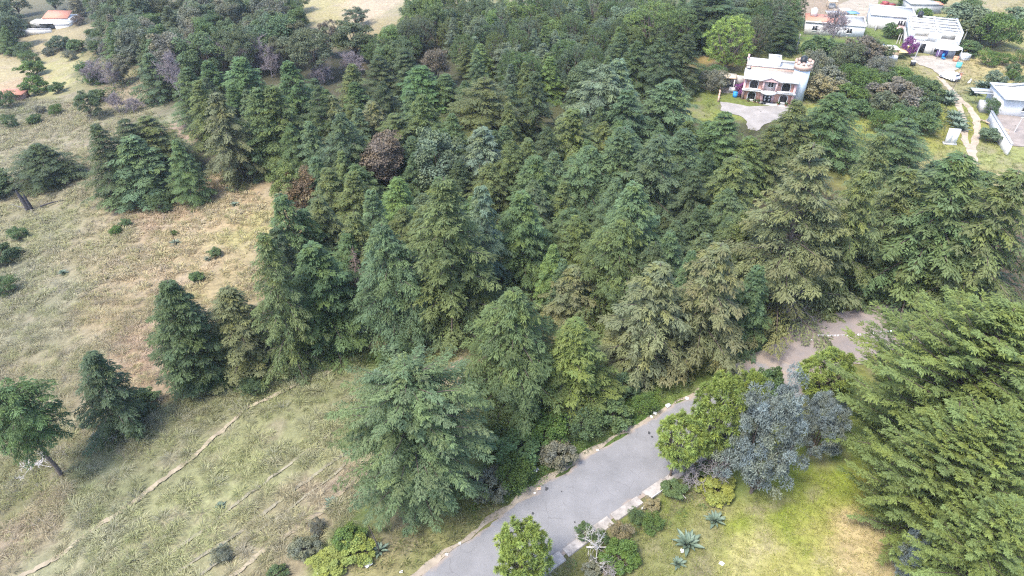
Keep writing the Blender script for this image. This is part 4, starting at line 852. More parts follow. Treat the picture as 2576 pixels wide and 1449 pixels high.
for u, v, s, h, i, lab in [(1738,1215,2.6,3.4,0,'grey dead shrub under the leaning pine'),(1795,1225,2.4,4.0,0,'grey dead shrub below the tall pine'),(1500,1400,2.6,3.6,1,'bleached dead shrub on the kerb'),(1365,1440,1.6,1.6,0,'grey dead twigs beside the bottom pine'),(1545,1449,2.0,1.2,0,'grey dead twigs at the bottom edge'),
        (265,1115,2.4,1.2,1,'bleached dead twigs under the drooping conifer'),(110,1170,3.4,1.8,1,'bleached dead branches around the leaning pine trunk'),(1960,800,5.0,5.0,0,'tangle of dead branches beside the clearing under the huge fir'),(1690,940,1.6,1.2,0,'dead twigs at the verge')]:
    p = place(u, v); k = PROTO['twig']; sv = k[:]; PROTO['twig'] = [k[i]]; plant(p, h, s*.6, 'twig', 'brn', lab); PROTO['twig'] = sv

# ------------------------------------------------------------------ agaves
AGM = mat('agave_leaf', (.11, .15, .105), .55, .22, 2.5, spec=.3)
def agave_leaf():
    s = np.linspace(0, 1, 7); w = np.array((.10, .13, .15, .14, .11, .065, .004)); zc = .95*s - .28*s*s*s; x = .75*s**1.25
    L_ = np.c_[x, -w, zc]; M_ = np.c_[x + .03, 0*w, zc - .05]; R_ = np.c_[x, w, zc]; v = np.concatenate([L_, M_, R_]); f = []
    for k in range(6): f += [(k, k+1, 8+k, 7+k), (7+k, 8+k, 15+k, 14+k)]
    return mesh_np('leaf', v, np.array(f), AGM, smooth_=True)
AG = agave_leaf()
def agave(u, v, size, label, n=26, stalk=0.0, group=None):
    p = place(u, v); t = thing('agave', label, 'agave', p, rng.uniform(0, 6), group)
    for i in range(n):
        q = i/n; o = obj('leaf', AG, t); o.rotation_euler = (rng.normal(0, .06), .95*q**.8 - .45 + rng.normal(0, .07), i*2.39996)
        s = size*(.72 + .35*q)*rng.uniform(.9, 1.1); o.scale = (s, s*.9, s)
    if stalk:
        vv, ff = tube(np.array([(0, 0, 0), (.05*stalk, 0, stalk*.5), (.12*stalk, .02, stalk)]), (.06, .05, .03), 5); part('flower_stalk', t, BARK, (vv, ff))
    return t
for a in [(1728,1372,1.3,'large agave with white litter in its heart in the meadow'),(1798,1310,1.0,'upright agave at the meadow edge above the large one'),(442,612,1.0,'agave with a dead flower stalk on the dry slope',20,2.6),(1705,1420,.7,'withered pale agave near the bottom of the meadow'),
          (555,1375,.6,'small agave on the grass near the bottom edge'),(553,1270,.6,'small agave among tussocks below the footpath'),(835,1265,.8,'agave in the tussocks left of the lone cypress'),(948,945,.9,'agave at the forest edge under the blue-green creeper'),(1172,960,1.0,'agave beside the lone cypress top on the bank'),(590,515,.8,'agave at the top of the tan slope'),(160,690,.8,'agave on the left slope'),(525,655,.7,'small agave on the yellow part of the slope'),(575,480,.8,'agave at the forest corner above the tan slope'),
          (955,1388,.9,'agave with a bent pale stalk at the foot of the lone cypress',18,4.0),
          (2185,195,1.9,'agave in the thicket below the brown-green bushes'),(2205,192,1.6,'second agave next to the one in the thicket'),(2245,190,1.6,'agave below the yard huts'),(2198,262,1.6,'agave deep in the thicket'),(2325,265,2.1,'tall agave left of the wheel tracks'),(2385,248,2.2,'big agave with a leaning flower stalk by the wheel tracks',26,5.0),(2383,262,2.0,'big agave just below the one with the stalk'),
          (2405,315,2.3,'big agave in the clump beside the wheel tracks, lower'),(2400,298,2.1,'big agave in the clump beside the wheel tracks, upper'),(2412,328,1.9,'agave at the foot of the roadside clump'),(2450,238,2.1,'first agave of the row right of the wheel tracks'),(2470,222,2.1,'second agave of the row right of the wheel tracks'),(2492,225,1.9,'third agave of the row right of the wheel tracks'),(2512,215,1.9,'last agave of the row right of the wheel tracks'),(2443,130,1.7,'agave on the slope beside the yard')]:
    agave(*a)
# ------------------------------------------------------------------ houses
def brick_mat(name, c1, c2, mortar, scale=2.2):
    m = bpy.data.materials.new(name); m.use_nodes = True; nt = m.node_tree; N = nt.nodes.new; L = nt.links.new; b = nt.nodes['Principled BSDF']; b.inputs['Roughness'].default_value = .9
    tc = N('ShaderNodeTexCoord'); mp = N('ShaderNodeMapping'); mp.inputs['Rotation'].default_value = (R(90), 0, 0); L(tc.outputs['Object'], mp.inputs['Vector'])
    br = N('ShaderNodeTexBrick'); br.inputs['Color1'].default_value = (*c1, 1); br.inputs['Color2'].default_value = (*c2, 1); br.inputs['Mortar'].default_value = (*mortar, 1)
    br.inputs['Scale'].default_value = scale; br.inputs['Mortar Size'].default_value = .035; br.inputs['Bias'].default_value = -.2; L(mp.outputs[0], br.inputs['Vector']); L(br.outputs['Color'], b.inputs['Base Color'])
    return m
BRICK = brick_mat('red_brick', (.46, .19, .12), (.56, .28, .19), (.5, .38, .32)); PINKBRICK = brick_mat('pale_pink_brick', (.40, .23, .17), (.44, .28, .21), (.46, .36, .31), 1.6)
WHITE = mat('whitewash', (.52, .51, .49), .85, .22, .9); ROOFW = mat('weathered_white_roof', (.44, .43, .41), .9, .25, .7); STUCCO = mat('bluish_stucco', (.42, .46, .49), .85, .08, .6)
PINK = mat('pink_stucco', (.50, .33, .31), .85, .1, .8); IRON = mat('black_iron', (.012, .012, .014), .5); GLASS = mat('dark_window_glass', (.015, .017, .02), .12, spec=.6)
PLASTIC = mat('black_plastic', (.015, .017, .022), .45, spec=.4); BLUE = mat('blue_plastic', (.03, .22, .50), .5); TERRA = mat('terracotta_roof', (.46, .20, .13), .85, .2, 1.2, col2=(.36, .17, .12))
GREYC = mat('grey_cement', (.33, .325, .31), .9, .25, .8); BEIGE = mat('beige_slab', (.55, .46, .33), .85, .12, .8); WOOD = mat('raw_timber', (.34, .26, .18), .85, .25, 2); TIN = mat('tin_sheet', (.42, .43, .44), .5, .2, 1.2, metal=.3)
def between(uL, uR):
    a, b = place(*uL), place(*uR); d = b - a; return (a + b)/2, math.atan2(d[1], d[0]), math.hypot(d[0], d[1])
def arch(cx, z0, w, h, k=10):
    r_ = w/2; a = np.linspace(0, math.pi, k); return [(cx - r_, z0), (cx + r_, z0)] + [(cx + r_*math.cos(t), z0 + h - r_ + r_*math.sin(t)) for t in a]
def arch_window(par, cx, z0, w, h, y=0):
    g_ = prism_part('window', par, GLASS, arch(cx, z0, w, h), y - .03, y + .02)
    ring_part('window_frame', g_, WHITE, arch(cx, z0 - .08, w + .26, h + .21), arch(cx, z0, w, h), y - .09, y + .02)
    part('window_bars', g_, IRON, *[boxv((cx + q*w/5, y - .055, z0 + h*.42), (.035, .03, h*.8)) for q in (-2, -1, 0, 1, 2)], *[boxv((cx, y - .058, z0 + h*q), (w, .03, .035)) for q in (.3, .6)])
    part('window_sill', g_, WHITE, boxv((cx, y - .1, z0 - .12), (w + .4, .2, .1)))
def rect_window(par, cx, z0, w, h, y=0, frame=WHITE, bars=1):
    g_ = part('window', par, GLASS, boxv((cx, y - .01, z0 + h/2), (w, .06, h)))
    part('window_frame', g_, frame, boxv((cx, y - .05, z0 + h + .05), (w + .2, .12, .1)), boxv((cx, y - .05, z0 - .05), (w + .2, .16, .1)), boxv((cx - w/2 - .05, y - .048, z0 + h/2), (.1, .12, h)), boxv((cx + w/2 + .05, y - .048, z0 + h/2), (.1, .12, h)), *[boxv((cx, y - .046, z0 + h/2), (.07, .08, h))]*bars)
def water_tank(p, label, r_=.55, h=1.25):
    t = thing('water_tank', label, 'water tank', p)
    part_v = [cyl((0, 0, 0), r_, h*.8, 24), cyl((0, 0, h*.8), r_, h*.12, 24, r_*.55)]
    cyl_part('barrel', t, PLASTIC, *part_v); cyl_part('lid', t, PLASTIC, cyl((0, 0, h*.9), r_*.4, h*.1, 16)); cyl_part('rib', t, PLASTIC, *[cyl((0, 0, h*q), r_*1.04, .05, 24) for q in (.2, .45, .7)])
    return t
# --- brick house with tower
o = place(1927, 257); rz = R(-17); S = .95
hs = thing('brick_house', 'two-storey brick house with arched windows and white roof below the wood', 'house', o, rz, None, (S, S, S))
part('wall', hs, BRICK, boxv((0, 3.3, 1.9), (9.4, 6.6, 4.9)))
part('corner_pillar', hs, PINK, boxv((-4.55, -.02, 2.15), (.42, .5, 4.4))); part('corner_pillar', hs, PINK, boxv((4.55, -.02, 2.15), (.42, .5, 4.4)))
bl = part('balcony', hs, WHITE, boxv((0, -.28, 2.2), (9.7, .62, .26))); cyl_part('curved_front', bl, WHITE, cyl((0, -.25, 2.04), 1.5, .30, 32))
for x in (-2.95, 2.95): part('railing', bl, WHITE, boxv((x, -.55, 2.45), (2.9, .1, .3)))
for x in (-2.9, 2.95): arch_window(hs, x, 2.55, 1.45, 1.6); arch_window(hs, x*1.0, .35, 1.35, 1.5)
part('porch_back', hs, mat('porch_wall', (.42, .36, .36), .9, .1), boxv((0, -.03, 3.3), (2.5, .1, 2.0))); rect_window(hs, .15, 3.1, .9, .95, -.1)
for x in (-1.2, 1.2):
    c = cyl_part('column', hs, PINK, cyl((x, -.65, 2.35), .17, 2.0, 16)); cyl_part('capital', c, WHITE, cyl((x, -.65, 4.2), .24, .16, 16), cyl((x, -.65, 2.35), .24, .14, 16))
part('door_surround', hs, PINK, boxv((0, -.04, 1.02), (2.5, .12, 2.1)))
dr = part('door', hs, IRON, boxv((0, -.11, .98), (1.5, .08, 1.95))); part('door_panel', dr, WHITE, *[boxv((x, -.16, z), (.28, .03, .42)) for x in (-.37, .37) for z in (.55, 1.15)]); part('handle', dr, TIN, boxv((.06, -.17, 1.0), (.05, .05, .2)))
part('step', hs, ROOFW, boxv((.2, -.9, .06), (6.4, 1.5, .16)))
rf = obj('roof', mesh_np('roof', np.array([(-5,-.75,4.3),(5,-.75,4.3),(5,2.9,5.1),(-5,2.9,5.1),(-5,-.75,4.5),(5,-.75,4.5),(5,2.9,5.3),(-5,2.9,5.3)]), boxv((0,0,0),(1,1,1))[1], ROOFW), hs)
part('brick_band', hs, PINKBRICK, boxv((-.35, 4.6, 5.1), (8.7, 3.4, 1.5)))
dk = part('roof_deck', hs, ROOFW, boxv((-.35, 4.6, 5.88), (8.5, 3.2, .1))); part('parapet', dk, ROOFW, boxv((-.35, 6.28, 6.0), (9.0, .22, .5)), boxv((-4.6, 4.6, 5.95), (.26, 3.1, .4)), boxv((-.35, 2.92, 5.9), (8.98, .2, .22)))
part('roof_post', dk, PINK, boxv((-4.6, 6.2, 6.4), (.3, .3, 1.0))); part('roof_post', dk, PINK, boxv((-4.6, 3.0, 6.1), (.3, .3, .7)))
sk = part('stair_block', hs, ROOFW, boxv((.2, 4.9, 5.9), (2.1, 3.5, 2.1))); part('cornice', sk, WHITE, boxv((.2, 6.6, 7.0), (2.4, .3, .25)), boxv((-.85, 4.9, 6.98), (.25, 3.4, .2)), boxv((1.25, 4.9, 6.98), (.25, 3.4, .2)))
pd = prism_part('pediment', hs, PINK, [(-1.75, 4.32), (1.75, 4.32), (0, 5.0)], -1.0, 1.2)
part('pediment_roof', pd, ROOFW, *[(np.array([(-s_*2.05,-1.15,4.28),(0,-1.15,5.1),(0,1.6,5.1),(-s_*2.05,1.6,4.28),(-s_*2.05,-1.15,4.42),(0,-1.15,5.24),(0,1.6,5.24),(-s_*2.05,1.6,4.42)]), boxv((0,0,0),(1,1,1))[1]) for s_ in (1, -1)])
dsh = cyl_part('satellite_dish', hs, WHITE, cyl((-4.35, 2.6, 5.5), .12, .1, 16, .42)); part('dish_arm', dsh, TIN, boxv((-4.35, 2.6, 5.35), (.05, .05, .4)))
tw = cyl_part('tower', hs, STUCCO, cyl((5.3, 2.6, -.6), 1.5, 7.0, 40, 1.42), smooth_=False); 
cyl_part('tower_ring', tw, PINKBRICK, cyl((5.3, 2.6, 6.3), 1.62, .95, 40, 1.66)); cyl_part('tower_floor', tw, ROOFW, cyl((5.3, 2.6, 7.25), 1.6, .03, 32))
for k in range(10):
    a = k*math.pi/5 + .2; part('merlon', tw, PINKBRICK, boxv((5.3 + 1.5*math.cos(a), 2.6 + 1.5*math.sin(a), 7.52), (.34, .52, .54), a))
def to_world(par, loc): return np.array(Matrix.Translation(par.location) @ Matrix.Rotation(par.rotation_euler[2], 4, 'Z') @ Matrix.Diagonal((*par.scale, 1)) @ Vector((*loc, 1)))[:3]
water_tank(to_world(hs, (5.1, 2.7, 7.28)), 'black water tank inside the battlements of the crenellated tower')
# terrace left of the house
t = thing('terrace', 'pale walled terrace with beige slab roof left of the brick house', 'terrace', to_world(hs, (-6.9, 0, 0)), rz, None, (S, S, S))
part('deck', t, YARD, boxv((0, 1.0, .02), (4.0, 9.0, .3))); part('slab_roof', t, BEIGE, boxv((-1.0, 5.4, 2.55), (3.4, 2.6, .18))); part('back_wall', t, ROOFW, boxv((.6, 6.9, 1.0), (3.4, .2, 2.6)))
for y in (-3.2, -1.6, 0, 1.6, 3.2, 4.8): part('wall_pillar', t, PINKBRICK, boxv((-1.95, y, .75), (.28, .28, 1.5 if y < 4 else 2.4)))
part('low_wall', t, PINKBRICK, boxv((-1.95, .8, .45), (.16, 8.2, .5))); part('roof_post', t, WHITE, boxv((.5, 4.3, 1.2), (.2, .2, 2.5)))
t = thing('washtub', 'white and grey laundry tub under the slab roof of the terrace', 'washtub', to_world(hs, (-6.6, 3.2, .18)), rz); part('basin', t, WHITE, boxv((0, 0, .45), (1.0, .8, .7), 0, 1.1)); part('shelf', t, GREYC, boxv((.75, 0, .55), (.5, .7, 1.0)))
bb = thing('barrel', 'blue plastic barrel on the terrace beside the bougainvillea', 'barrel', to_world(hs, (-5.9, .4, .18)), 0); cyl_part('drum', bb, BLUE, cyl((0, 0, 0), .42, .95, 18)); cyl_part('lid', bb, BLUE, cyl((0, 0, .95), .45, .06, 18))
for k, x in enumerate((-3.4, -2.2, -1.5, 2.2, 3.6)):
    t = thing('potted_plant', ('first', 'second', 'third', 'fourth', 'last')[k] + ' potted plant from the bougainvillea along the brick house front', 'plant', to_world(hs, (x, -1.0, .1)), 0, 'pots along the brick house')
    cyl_part('pot', t, TERRA, cyl((0, 0, 0), .16, .3, 12, .22)); c = obj('foliage', PROTO['bush'][0][0], t, (0, 0, .2), None, (.2, .2, .2)); c.color = (.06, .1, .03, 0)
t = thing('dog', 'black dog lying on the step in front of the brick house', 'dog', to_world(hs, (-.6, -1.3, .14)), rz + .3)
def blob(pts, rad, k=10): return tube(np.array(pts), rad, k)
part('body', t, PLASTIC, blob([(-.5, 0, .12), (-.3, .02, .17), (0, 0, .19), (.25, 0, .18), (.4, .03, .22), (.52, .06, .3), (.62, .08, .3), (.76, .09, .26), (.8, .09, .25)], (.02, .13, .16, .15, .11, .10, .10, .06, .01)), *[blob([(x, y, .08), (x + .2, y*1.2, .05), (x + .34, y*1.25, .04)], (.06, .045, .03), 6) for x in (.2, -.35) for y in (-.13, .15)], blob([(-.5, 0, .1), (-.75, .1, .06), (-.9, .2, .05)], (.035, .025, .01), 5), smooth_=True)

# --- white house with open roof beams
o = place(2336, 136); rz = R(-22); S = 1.06
wh = thing('white_house', 'white house with open concrete roof beams and dark door', 'house', o, rz, None, (S, S, S))
D = 10.5
part('wall', wh, WHITE, boxv((0, D/2, .95), (9.2, D, 2.9)))
wf = part('upper_wall', wh, WHITE, boxv((-4.1, 0.12, 3.4), (1.0, .22, 2.0)), boxv((0, .12, 3.4), (2.3, .22, 2.0)), boxv((4.1, .12, 3.4), (1.0, .22, 2.0)), boxv((-2.4, .121, 2.75), (2.6, .2, .7)), boxv((2.4, .121, 2.75), (2.6, .2, .7)),
     boxv((-4.48, D/2, 3.3), (.22, D, 1.8)), boxv((4.48, D/2, 3.3), (.22, D, 1.8)), boxv((0, D - .11, 3.3), (9.1, .22, 1.8)))
part('partition', wh, mat('room_plaster', (.55, .54, .50), .9, .25, .7), boxv((.3, D/2, 3.2), (.16, D - .6, 1.6)), boxv((-2.1, 3.6, 3.1), (4.5, .16, 1.4)), boxv((2.4, 6.8, 3.1), (3.9, .16, 1.4)), boxv((-2.1, 7.2, 3.1), (4.5, .158, 1.4)), boxv((2.4, 3.2, 3.1), (3.9, .158, 1.4)))
part('room_floor', wh, mat('room_floor', (.42, .40, .37), .9, .3, .6), boxv((0, D/2, 2.42), (8.8, D - .4, .05)))
for y in (.15, 2.1, 4.2, 6.3, 8.4, D - .15): part('beam', wh, WHITE, boxv((0, y, 4.52), (9.4, .34, .3)))
for x in (-4.5, .3, 4.5): part('beam', wh, WHITE, boxv((x, D/2, 4.66), (.32, D + .2, .26)))
for x in (-4.5, .3, 4.5):
    for y in (.14, D - .14): part('post', wh, WHITE, boxv((x, y, 3.5), (.36, .36, 2.2)))
dr = part('door', wh, IRON, boxv((-1.6, -.03, .95), (1.15, .12, 2.0))); part('handle', dr, TIN, boxv((-1.2, -.12, 1.0), (.06, .06, .2))); rect_window(wh, -2.75, .9, .55, .8)
g_ = prism_part('window', wh, GLASS, arch(1.5, .6, 1.6, 1.3), -.04, .02); ring_part('window_frame', g_, WHITE, arch(1.5, .5, 1.8, 1.5), arch(1.5, .6, 1.6, 1.3), -.1, .02)
part('window_bars', g_, WHITE, *[boxv((1.5 + .5*math.cos(a)*.7, -.07, 1.1 + .5*math.sin(a)*.7), (.06, .05, .8), 0) for a in (.5, 1.57, 2.6)], boxv((1.5, -.072, 1.1), (1.6, .05, .06)))
water_tank(to_world(wh, (-2.6, D - 1.6, 4.8)), 'black water tank on the roof beams of the white house')
# long low white house beside it
o = place(2236, 76); rz = R(-20); S = 1.18
lh = thing('annex_house', 'low white flat-roofed house left of the house with roof beams', 'house', o, rz, None, (S, S, S))
part('wall', lh, WHITE, boxv((0, 3.5, 1.0), (7.8, 7, 3.2))); part('roof', lh, ROOFW, boxv((0, 3.5, 2.68), (8.2, 7.4, .16))); part('roof_rim', lh, WHITE, boxv((0, .0, 2.85), (8.2, .2, .2)), boxv((0, 7.0, 2.85), (8.2, .2, .2)), boxv((-4.0, 3.5, 2.85), (.2, 6.8, .2)), boxv((4.0, 3.5, 2.85), (.2, 6.8, .2)))
rect_window(lh, 1.6, 1.0, .75, 1.0); rect_window(lh, 2.6, 1.0, .75, 1.0); part('porch_roof', lh, mat('pink_sheet', (.58, .36, .32), .8, .12), boxv((1.2, -1.4, 1.1), (2.6, 2.4, .1))); part('porch_post', lh, WOOD, *[boxv((x, -2.4, .5), (.12, .12, 1.2)) for x in (0, 2.4)]); part('side_wall', lh, GREYC, boxv((-2.6, -.7, .4), (.2, 1.4, 1.6)))
o = place(2325, 35); bh = thing('shed', 'white-roofed shed with red roof strip behind the white house', 'shed', o, R(-4))
part('wall', bh, GREYC, boxv((0, 2.5, 1.0), (7.6, 5, 2.4))); part('roof', bh, ROOFW, boxv((-.6, 2.5, 2.3), (6.8, 5.4, .14))); part('red_roof_strip', bh, TERRA, boxv((3.4, 2.5, 2.25), (1.1, 5.3, .16)))
# red-roofed house
o = place(2095, 90); rz = R(-18); S = 1.0
rh = thing('red_roofed_house', 'low house with flat terracotta-red roof and grey cement half', 'house', o, rz, None, (S, S, S))
part('wall', rh, WHITE, boxv((0, 3.5, 1.0), (12.6, 7, 3.0))); part('roof', rh, TERRA, boxv((-2.1, 3.5, 2.58), (8.8, 7.4, .16))); part('cement_roof', rh, GREYC, boxv((4.4, 3.5, 2.52), (4.0, 7.3, .16))); part('parapet', rh, WHITE, boxv((-2.1, -.1, 2.6), (8.9, .2, .3)), boxv((4.4, 7.1, 2.7), (4.2, .2, .4)), boxv((6.4, 3.5, 2.7), (.2, 7.2, .35)))
part('roof_box', rh, WHITE, boxv((-4.8, 5.0, 3.4), (1.3, 1.3, 1.6))); part('chimney', rh, WHITE, boxv((-4.8, 5.0, 4.35), (.6, .6, .35))); rect_window(rh, -4.2, .8, 1.0, 1.0, bars=1); rect_window(rh, 3.2, .8, 1.0, 1.0, bars=1)
for x in (-1.0, .9): part('skylight', rh, ROOFW, boxv((x, 5.2, 2.7), (.8, .8, .1)))
# yard junk behind the red-roofed house
for u, v, s, m, lab, nm in [(2090,52,(3.2,2.4,.15),GREYC,'grey sheet roof of a lean-to behind the red-roofed house','lean_to'),(2122,44,(2.6,2.2,.12),WHITE,'white tarp over a lean-to behind the red-roofed house','lean_to'),(2140,52,(2.4,2.0,.12),mat('blue_tarp',(.12,.25,.5),.6),'blue and white tarp over a lean-to beside the lane','lean_to'),(2090,20,(2.2,2.4,.15),BEIGE,'beige roofed shelter at the top edge','lean_to')]:
    t = thing(nm, lab, 'shelter', place(u, v), rng.uniform(-.2, .2)); part('roof', t, m, boxv((0, 0, 1.9), s)); part('post', t, WOOD, *[boxv((x*s[0]*.45, y*s[1]*.45, .9), (.12, .12, 1.9)) for x in (-1, 1) for y in (-1, 1)]); part('stored_goods', t, GREYC, boxv((.2, .1, .5), (s[0]*.6, s[1]*.6, 1.0)))
t = thing('pickup_wreck', 'dark red vehicle wreck at the top behind the long white house', 'wreck', place(2232, 18), .2); part('body', t, mat('rust_red', (.22, .05, .05), .6, .3), boxv((0, 0, .55), (3.6, 1.6, .7), 0, .96)); part('cab', t, MATS['rust_red'], boxv((-.9, 0, 1.15), (1.3, 1.5, .7), 0, .85)); part('wheel', t, PLASTIC, *[boxv((x, y, .3), (.6, .25, .6)) for x in (-1.2, 1.2) for y in (-.75, .75)])
# block house at the right edge with its long wall
o = place(2580, 296); rz = R(-12); w = 7.5; bk = thing('block_house', 'grey block house with white roof slab cut by the right edge', 'house', o, rz, None, (1.2, 1.2, 1.25))
part('wall', bk, mat('cement_block', (.50, .50, .50), .9, .12, 1.0), boxv((w/2 - 2.0 - w/2 + 2.0, 2.8, 1.0), (w, 5.6, 3.0))); part('roof', bk, WHITE, boxv((.2, 2.6, 2.62), (w + .8, 6.6, .2))); part('roof_clutter', bk, GREYC, *[boxv((-w/2 + 1.2 + .8*k, 4.6 + .2*k, 2.86 + .03*k), (2.6, .5, .08), .15*k) for k in range(4)]); rect_window(bk, -.4, .9, 1.0, 1.0)
part('lean_to_roof', bk, TIN, boxv((-w/2 - 1.5, 4.4, 2.0), (2.8, 1.0, .1)), boxv((-w/2 - 1.4, 3.6, 1.85), (2.6, .5, .1))); part('lean_to_wall', bk, GREYC, boxv((-w/2 - 1.2, 1.6, .6), (1.8, 1.6, 1.3)))
a, b = place(2484, 305), place(2532, 392); d = b - a; L_ = math.hypot(d[0], d[1]); wl = thing('yard_wall', 'long white plastered boundary wall running down from the block house', 'wall', (a + b)/2, math.atan2(d[1], d[0]))
part('wall_face', wl, WHITE, boxv((0, 0, .6), (L_, .25, 2.6))); part('coping', wl, GREYC, boxv((0, 0, 1.94), (L_ + .1, .4, .1)))
for k, (u, v, ln, ro) in enumerate([(2502, 318, 5.0, -1.0), (2508, 322, 4.0, -1.05), (2515, 330, 3.2, -1.15)]):
    t = obj('timber_plank', mesh_np('timber_plank', *boxv((0, 0, .15), (ln, .22, .12)), WOOD), None, place(u, v) + (0, 0, .1), (0, .03, ro)); tag(t, ('longest', 'middle', 'shortest')[k] + ' loose timber plank inside the long white wall', 'plank', 'planks by the wall')
t = thing('wooden_post', 'pale leaning post in the yard of the block house', 'post', place(2550, 335), 0); part('shaft', t, PALEWOOD, tube(np.array([(0, 0, 0), (.2, .1, 1.3), (.45, .2, 2.6)]), (.09, .08, .07), 6)); part('cap', t, PALEWOOD, boxv((.45, .2, 2.6), (.6, .12, .1)))
t = thing('white_cistern', 'white bin beside the lean-to of the block house', 'bin', place(2497, 272), .2); part('box', t, WHITE, boxv((0, 0, .5), (1.1, 1.0, 1.0))); part('lid', t, WHITE, boxv((0, 0, 1.04), (1.2, 1.1, .08)))
p = place(2388, 362); sw = thing('slab_wall', 'lone white slab wall standing beside the wheel tracks', 'wall', p, R(-12)); part('panel', sw, WHITE, boxv((-.42, 0, 1.2), (.82, .35, 2.9))); part('panel', sw, WHITE, boxv((.43, 0, 1.2), (.82, .35, 2.9))); part('foot', sw, GREYC, boxv((0, 0, .1), (2.0, .7, .3)))
# farmhouse at the top left
o = place(138, 70); rz = R(0); S = .95
fh = thing('farmhouse', 'white farmhouse with terracotta roof at the top left', 'house', o, rz, None, (S, S, S))
part('wall', fh, WHITE, boxv((1.0, 3.0, 1.1), (9.0, 5, 3.2))); rf = obj('roof', mesh_np('roof', np.array([(-3.2,.4,2.7),(4.8,.4,2.7),(4.6,4.6,3.9),(-3.0,4.6,3.9),(-3.2,.4,2.86),(4.8,.4,2.86),(4.6,4.6,4.06),(-3.0,4.6,4.06)]), boxv((0,0,0),(1,1,1))[1], TERRA), fh)
part('porch', fh, ROOFW, boxv((.2, -.7, 1.9), (9.4, 2.4, .14))); an = part('annex', fh, WHITE, boxv((4.2, -1.6, .7), (4.2, 2.6, 2.4))); part('annex_roof', an, WHITE, boxv((4.2, -1.6, 1.97), (4.5, 2.9, .14)))
part('side_shed', fh, ROOFW, boxv((-4.9, 1.4, .8), (4.0, 3.4, 2.2))); rect_window(fh, -1.4, .9, .8, .9, .5); rect_window(fh, 1.0, .9, .8, .9, .5)
a, b = place(36, 90), place(131, 82); d = b - a; L_ = math.hypot(d[0], d[1]); t = thing('garden_wall', 'low white garden wall in front of the farmhouse', 'wall', (a + b)/2, math.atan2(d[1], d[0])); part('wall_face', t, WHITE, boxv((0, 0, .5), (L_, .3, 2.0))); part('coping', t, ROOFW, boxv((0, 0, 1.54), (L_ + .1, .42, .1)))
t = thing('garden_shed', 'little red-roofed shed at the left edge', 'shed', place(30, 256), R(4)); part('wall', t, mat('clay_wall', (.32, .2, .15), .9, .2), boxv((0, 1.5, .6), (5.0, 3, 1.6))); part('roof', t, TERRA, boxv((0, 1.5, 1.5), (5.6, 3.8, .16))); part('door', t, WOOD, boxv((.8, -.03, .6), (.8, .1, 1.4)))
t = thing('white_hut', 'tiny white hut on the far meadow', 'hut', place(1138, 47), R(15)); part('wall', t, WHITE, boxv((0, 1, .8), (2.0, 2, 2.0))); part('roof', t, WHITE, boxv((0, 1, 1.87), (2.5, 2.5, .14))); part('door', t, IRON, boxv((-.4, -.03, .7), (.6, .1, 1.3)))

# ------------------------------------------------------------------ yard of the white house
cn = thing('canopy', 'white tent canopy with blue skirt in front of the white house', 'canopy', place(2375, 145), R(-3))
cv = []; 
for s_ in np.linspace(0, 1, 7):
    for a in np.arange(12)*math.pi/6: cv.append((2.6*(1 - s_*.98)*math.cos(a)*1.15, 1.9*(1 - s_*.98)*math.sin(a), 2.1 + .75*s_**.8))
ff = [(r_*12 + k, r_*12 + (k+1) % 12, (r_+1)*12 + (k+1) % 12, (r_+1)*12 + k) for r_ in range(6) for k in range(12)]; obj('cloth_top', mesh_np('cloth_top', np.array(cv), np.array(ff), mat('white_cloth', (.74, .74, .76), .8)), cn)
for x in (-2.3, 2.3):
    for y in (-1.5, 1.5): part('pole', cn, TIN, boxv((x, y, 1.05), (.08, .08, 2.2)))
part('side_cloth', cn, mat('blue_cloth', (.05, .08, .32), .8, .3, 2), boxv((.9, .8, .75), (2.6, .12, 1.5))); part('side_cloth', cn, mat('lilac_cloth', (.42, .25, .45), .8, .2, 2), boxv((-1.2, .2, .8), (1.2, .12, 1.3)))
ch = thing('chair', 'bright blue plastic chair in front of the canopy', 'chair', place(2372, 150), .2)
part('seat', ch, BLUE, boxv((0, 0, .45), (.6, .6, .06))); part('backrest', ch, BLUE, boxv((0, .28, .85), (.6, .06, .75)))
for x in (-.25, .25):
    for y in (-.25, .25): part('leg', ch, BLUE, boxv((x, y, .22), (.07, .07, .44)))
tk = thing('caged_tank', 'white caged liquid tank at the right end of the yard', 'tank', place(2423, 152), R(8)); part('bladder', tk, mat('milky_plastic', (.66, .68, .68), .5), boxv((0, 0, .75), (1.5, 1.3, 1.3), 0, .97)); part('cage', tk, TIN, *[boxv((x, y, .75), (.05, .05, 1.4)) for x in (-.78, -.26, .26, .78) for y in (-.68, .68)], *[boxv((0, y, z), (1.6, .05, .05)) for y in (-.68, .68) for z in (.4, .8, 1.2)]); part('pallet', tk, WOOD, boxv((0, 0, .07), (1.6, 1.4, .14)))
for u, v, m, lab in [(2287,129,mat('yellow_plastic',(.6,.45,.1),.6),'yellow drum beside the bougainvillea of the white house'),(2295,165,PLASTIC,'black drum at the lower corner of the pale yard'),(2410,170,mat('teal_plastic',(.1,.4,.42),.6),'teal tub at the right side of the pale yard'),(2402,155,mat('clay_pots',(.5,.24,.14),.8),'pile of clay pots right of the canopy')]:
    t = thing('drum', lab, 'drum', place(u, v), 0); cyl_part('barrel', t, m, cyl((0, 0, 0), .5, 1.0, 18)); cyl_part('rim', t, WHITE if m is PLASTIC else m, cyl((0, 0, .98), .54, .07, 18))
hut = thing('market_hut', 'timber hut with cream tarpaulin roof left of the pale yard', 'hut', place(2237, 146), R(-6))
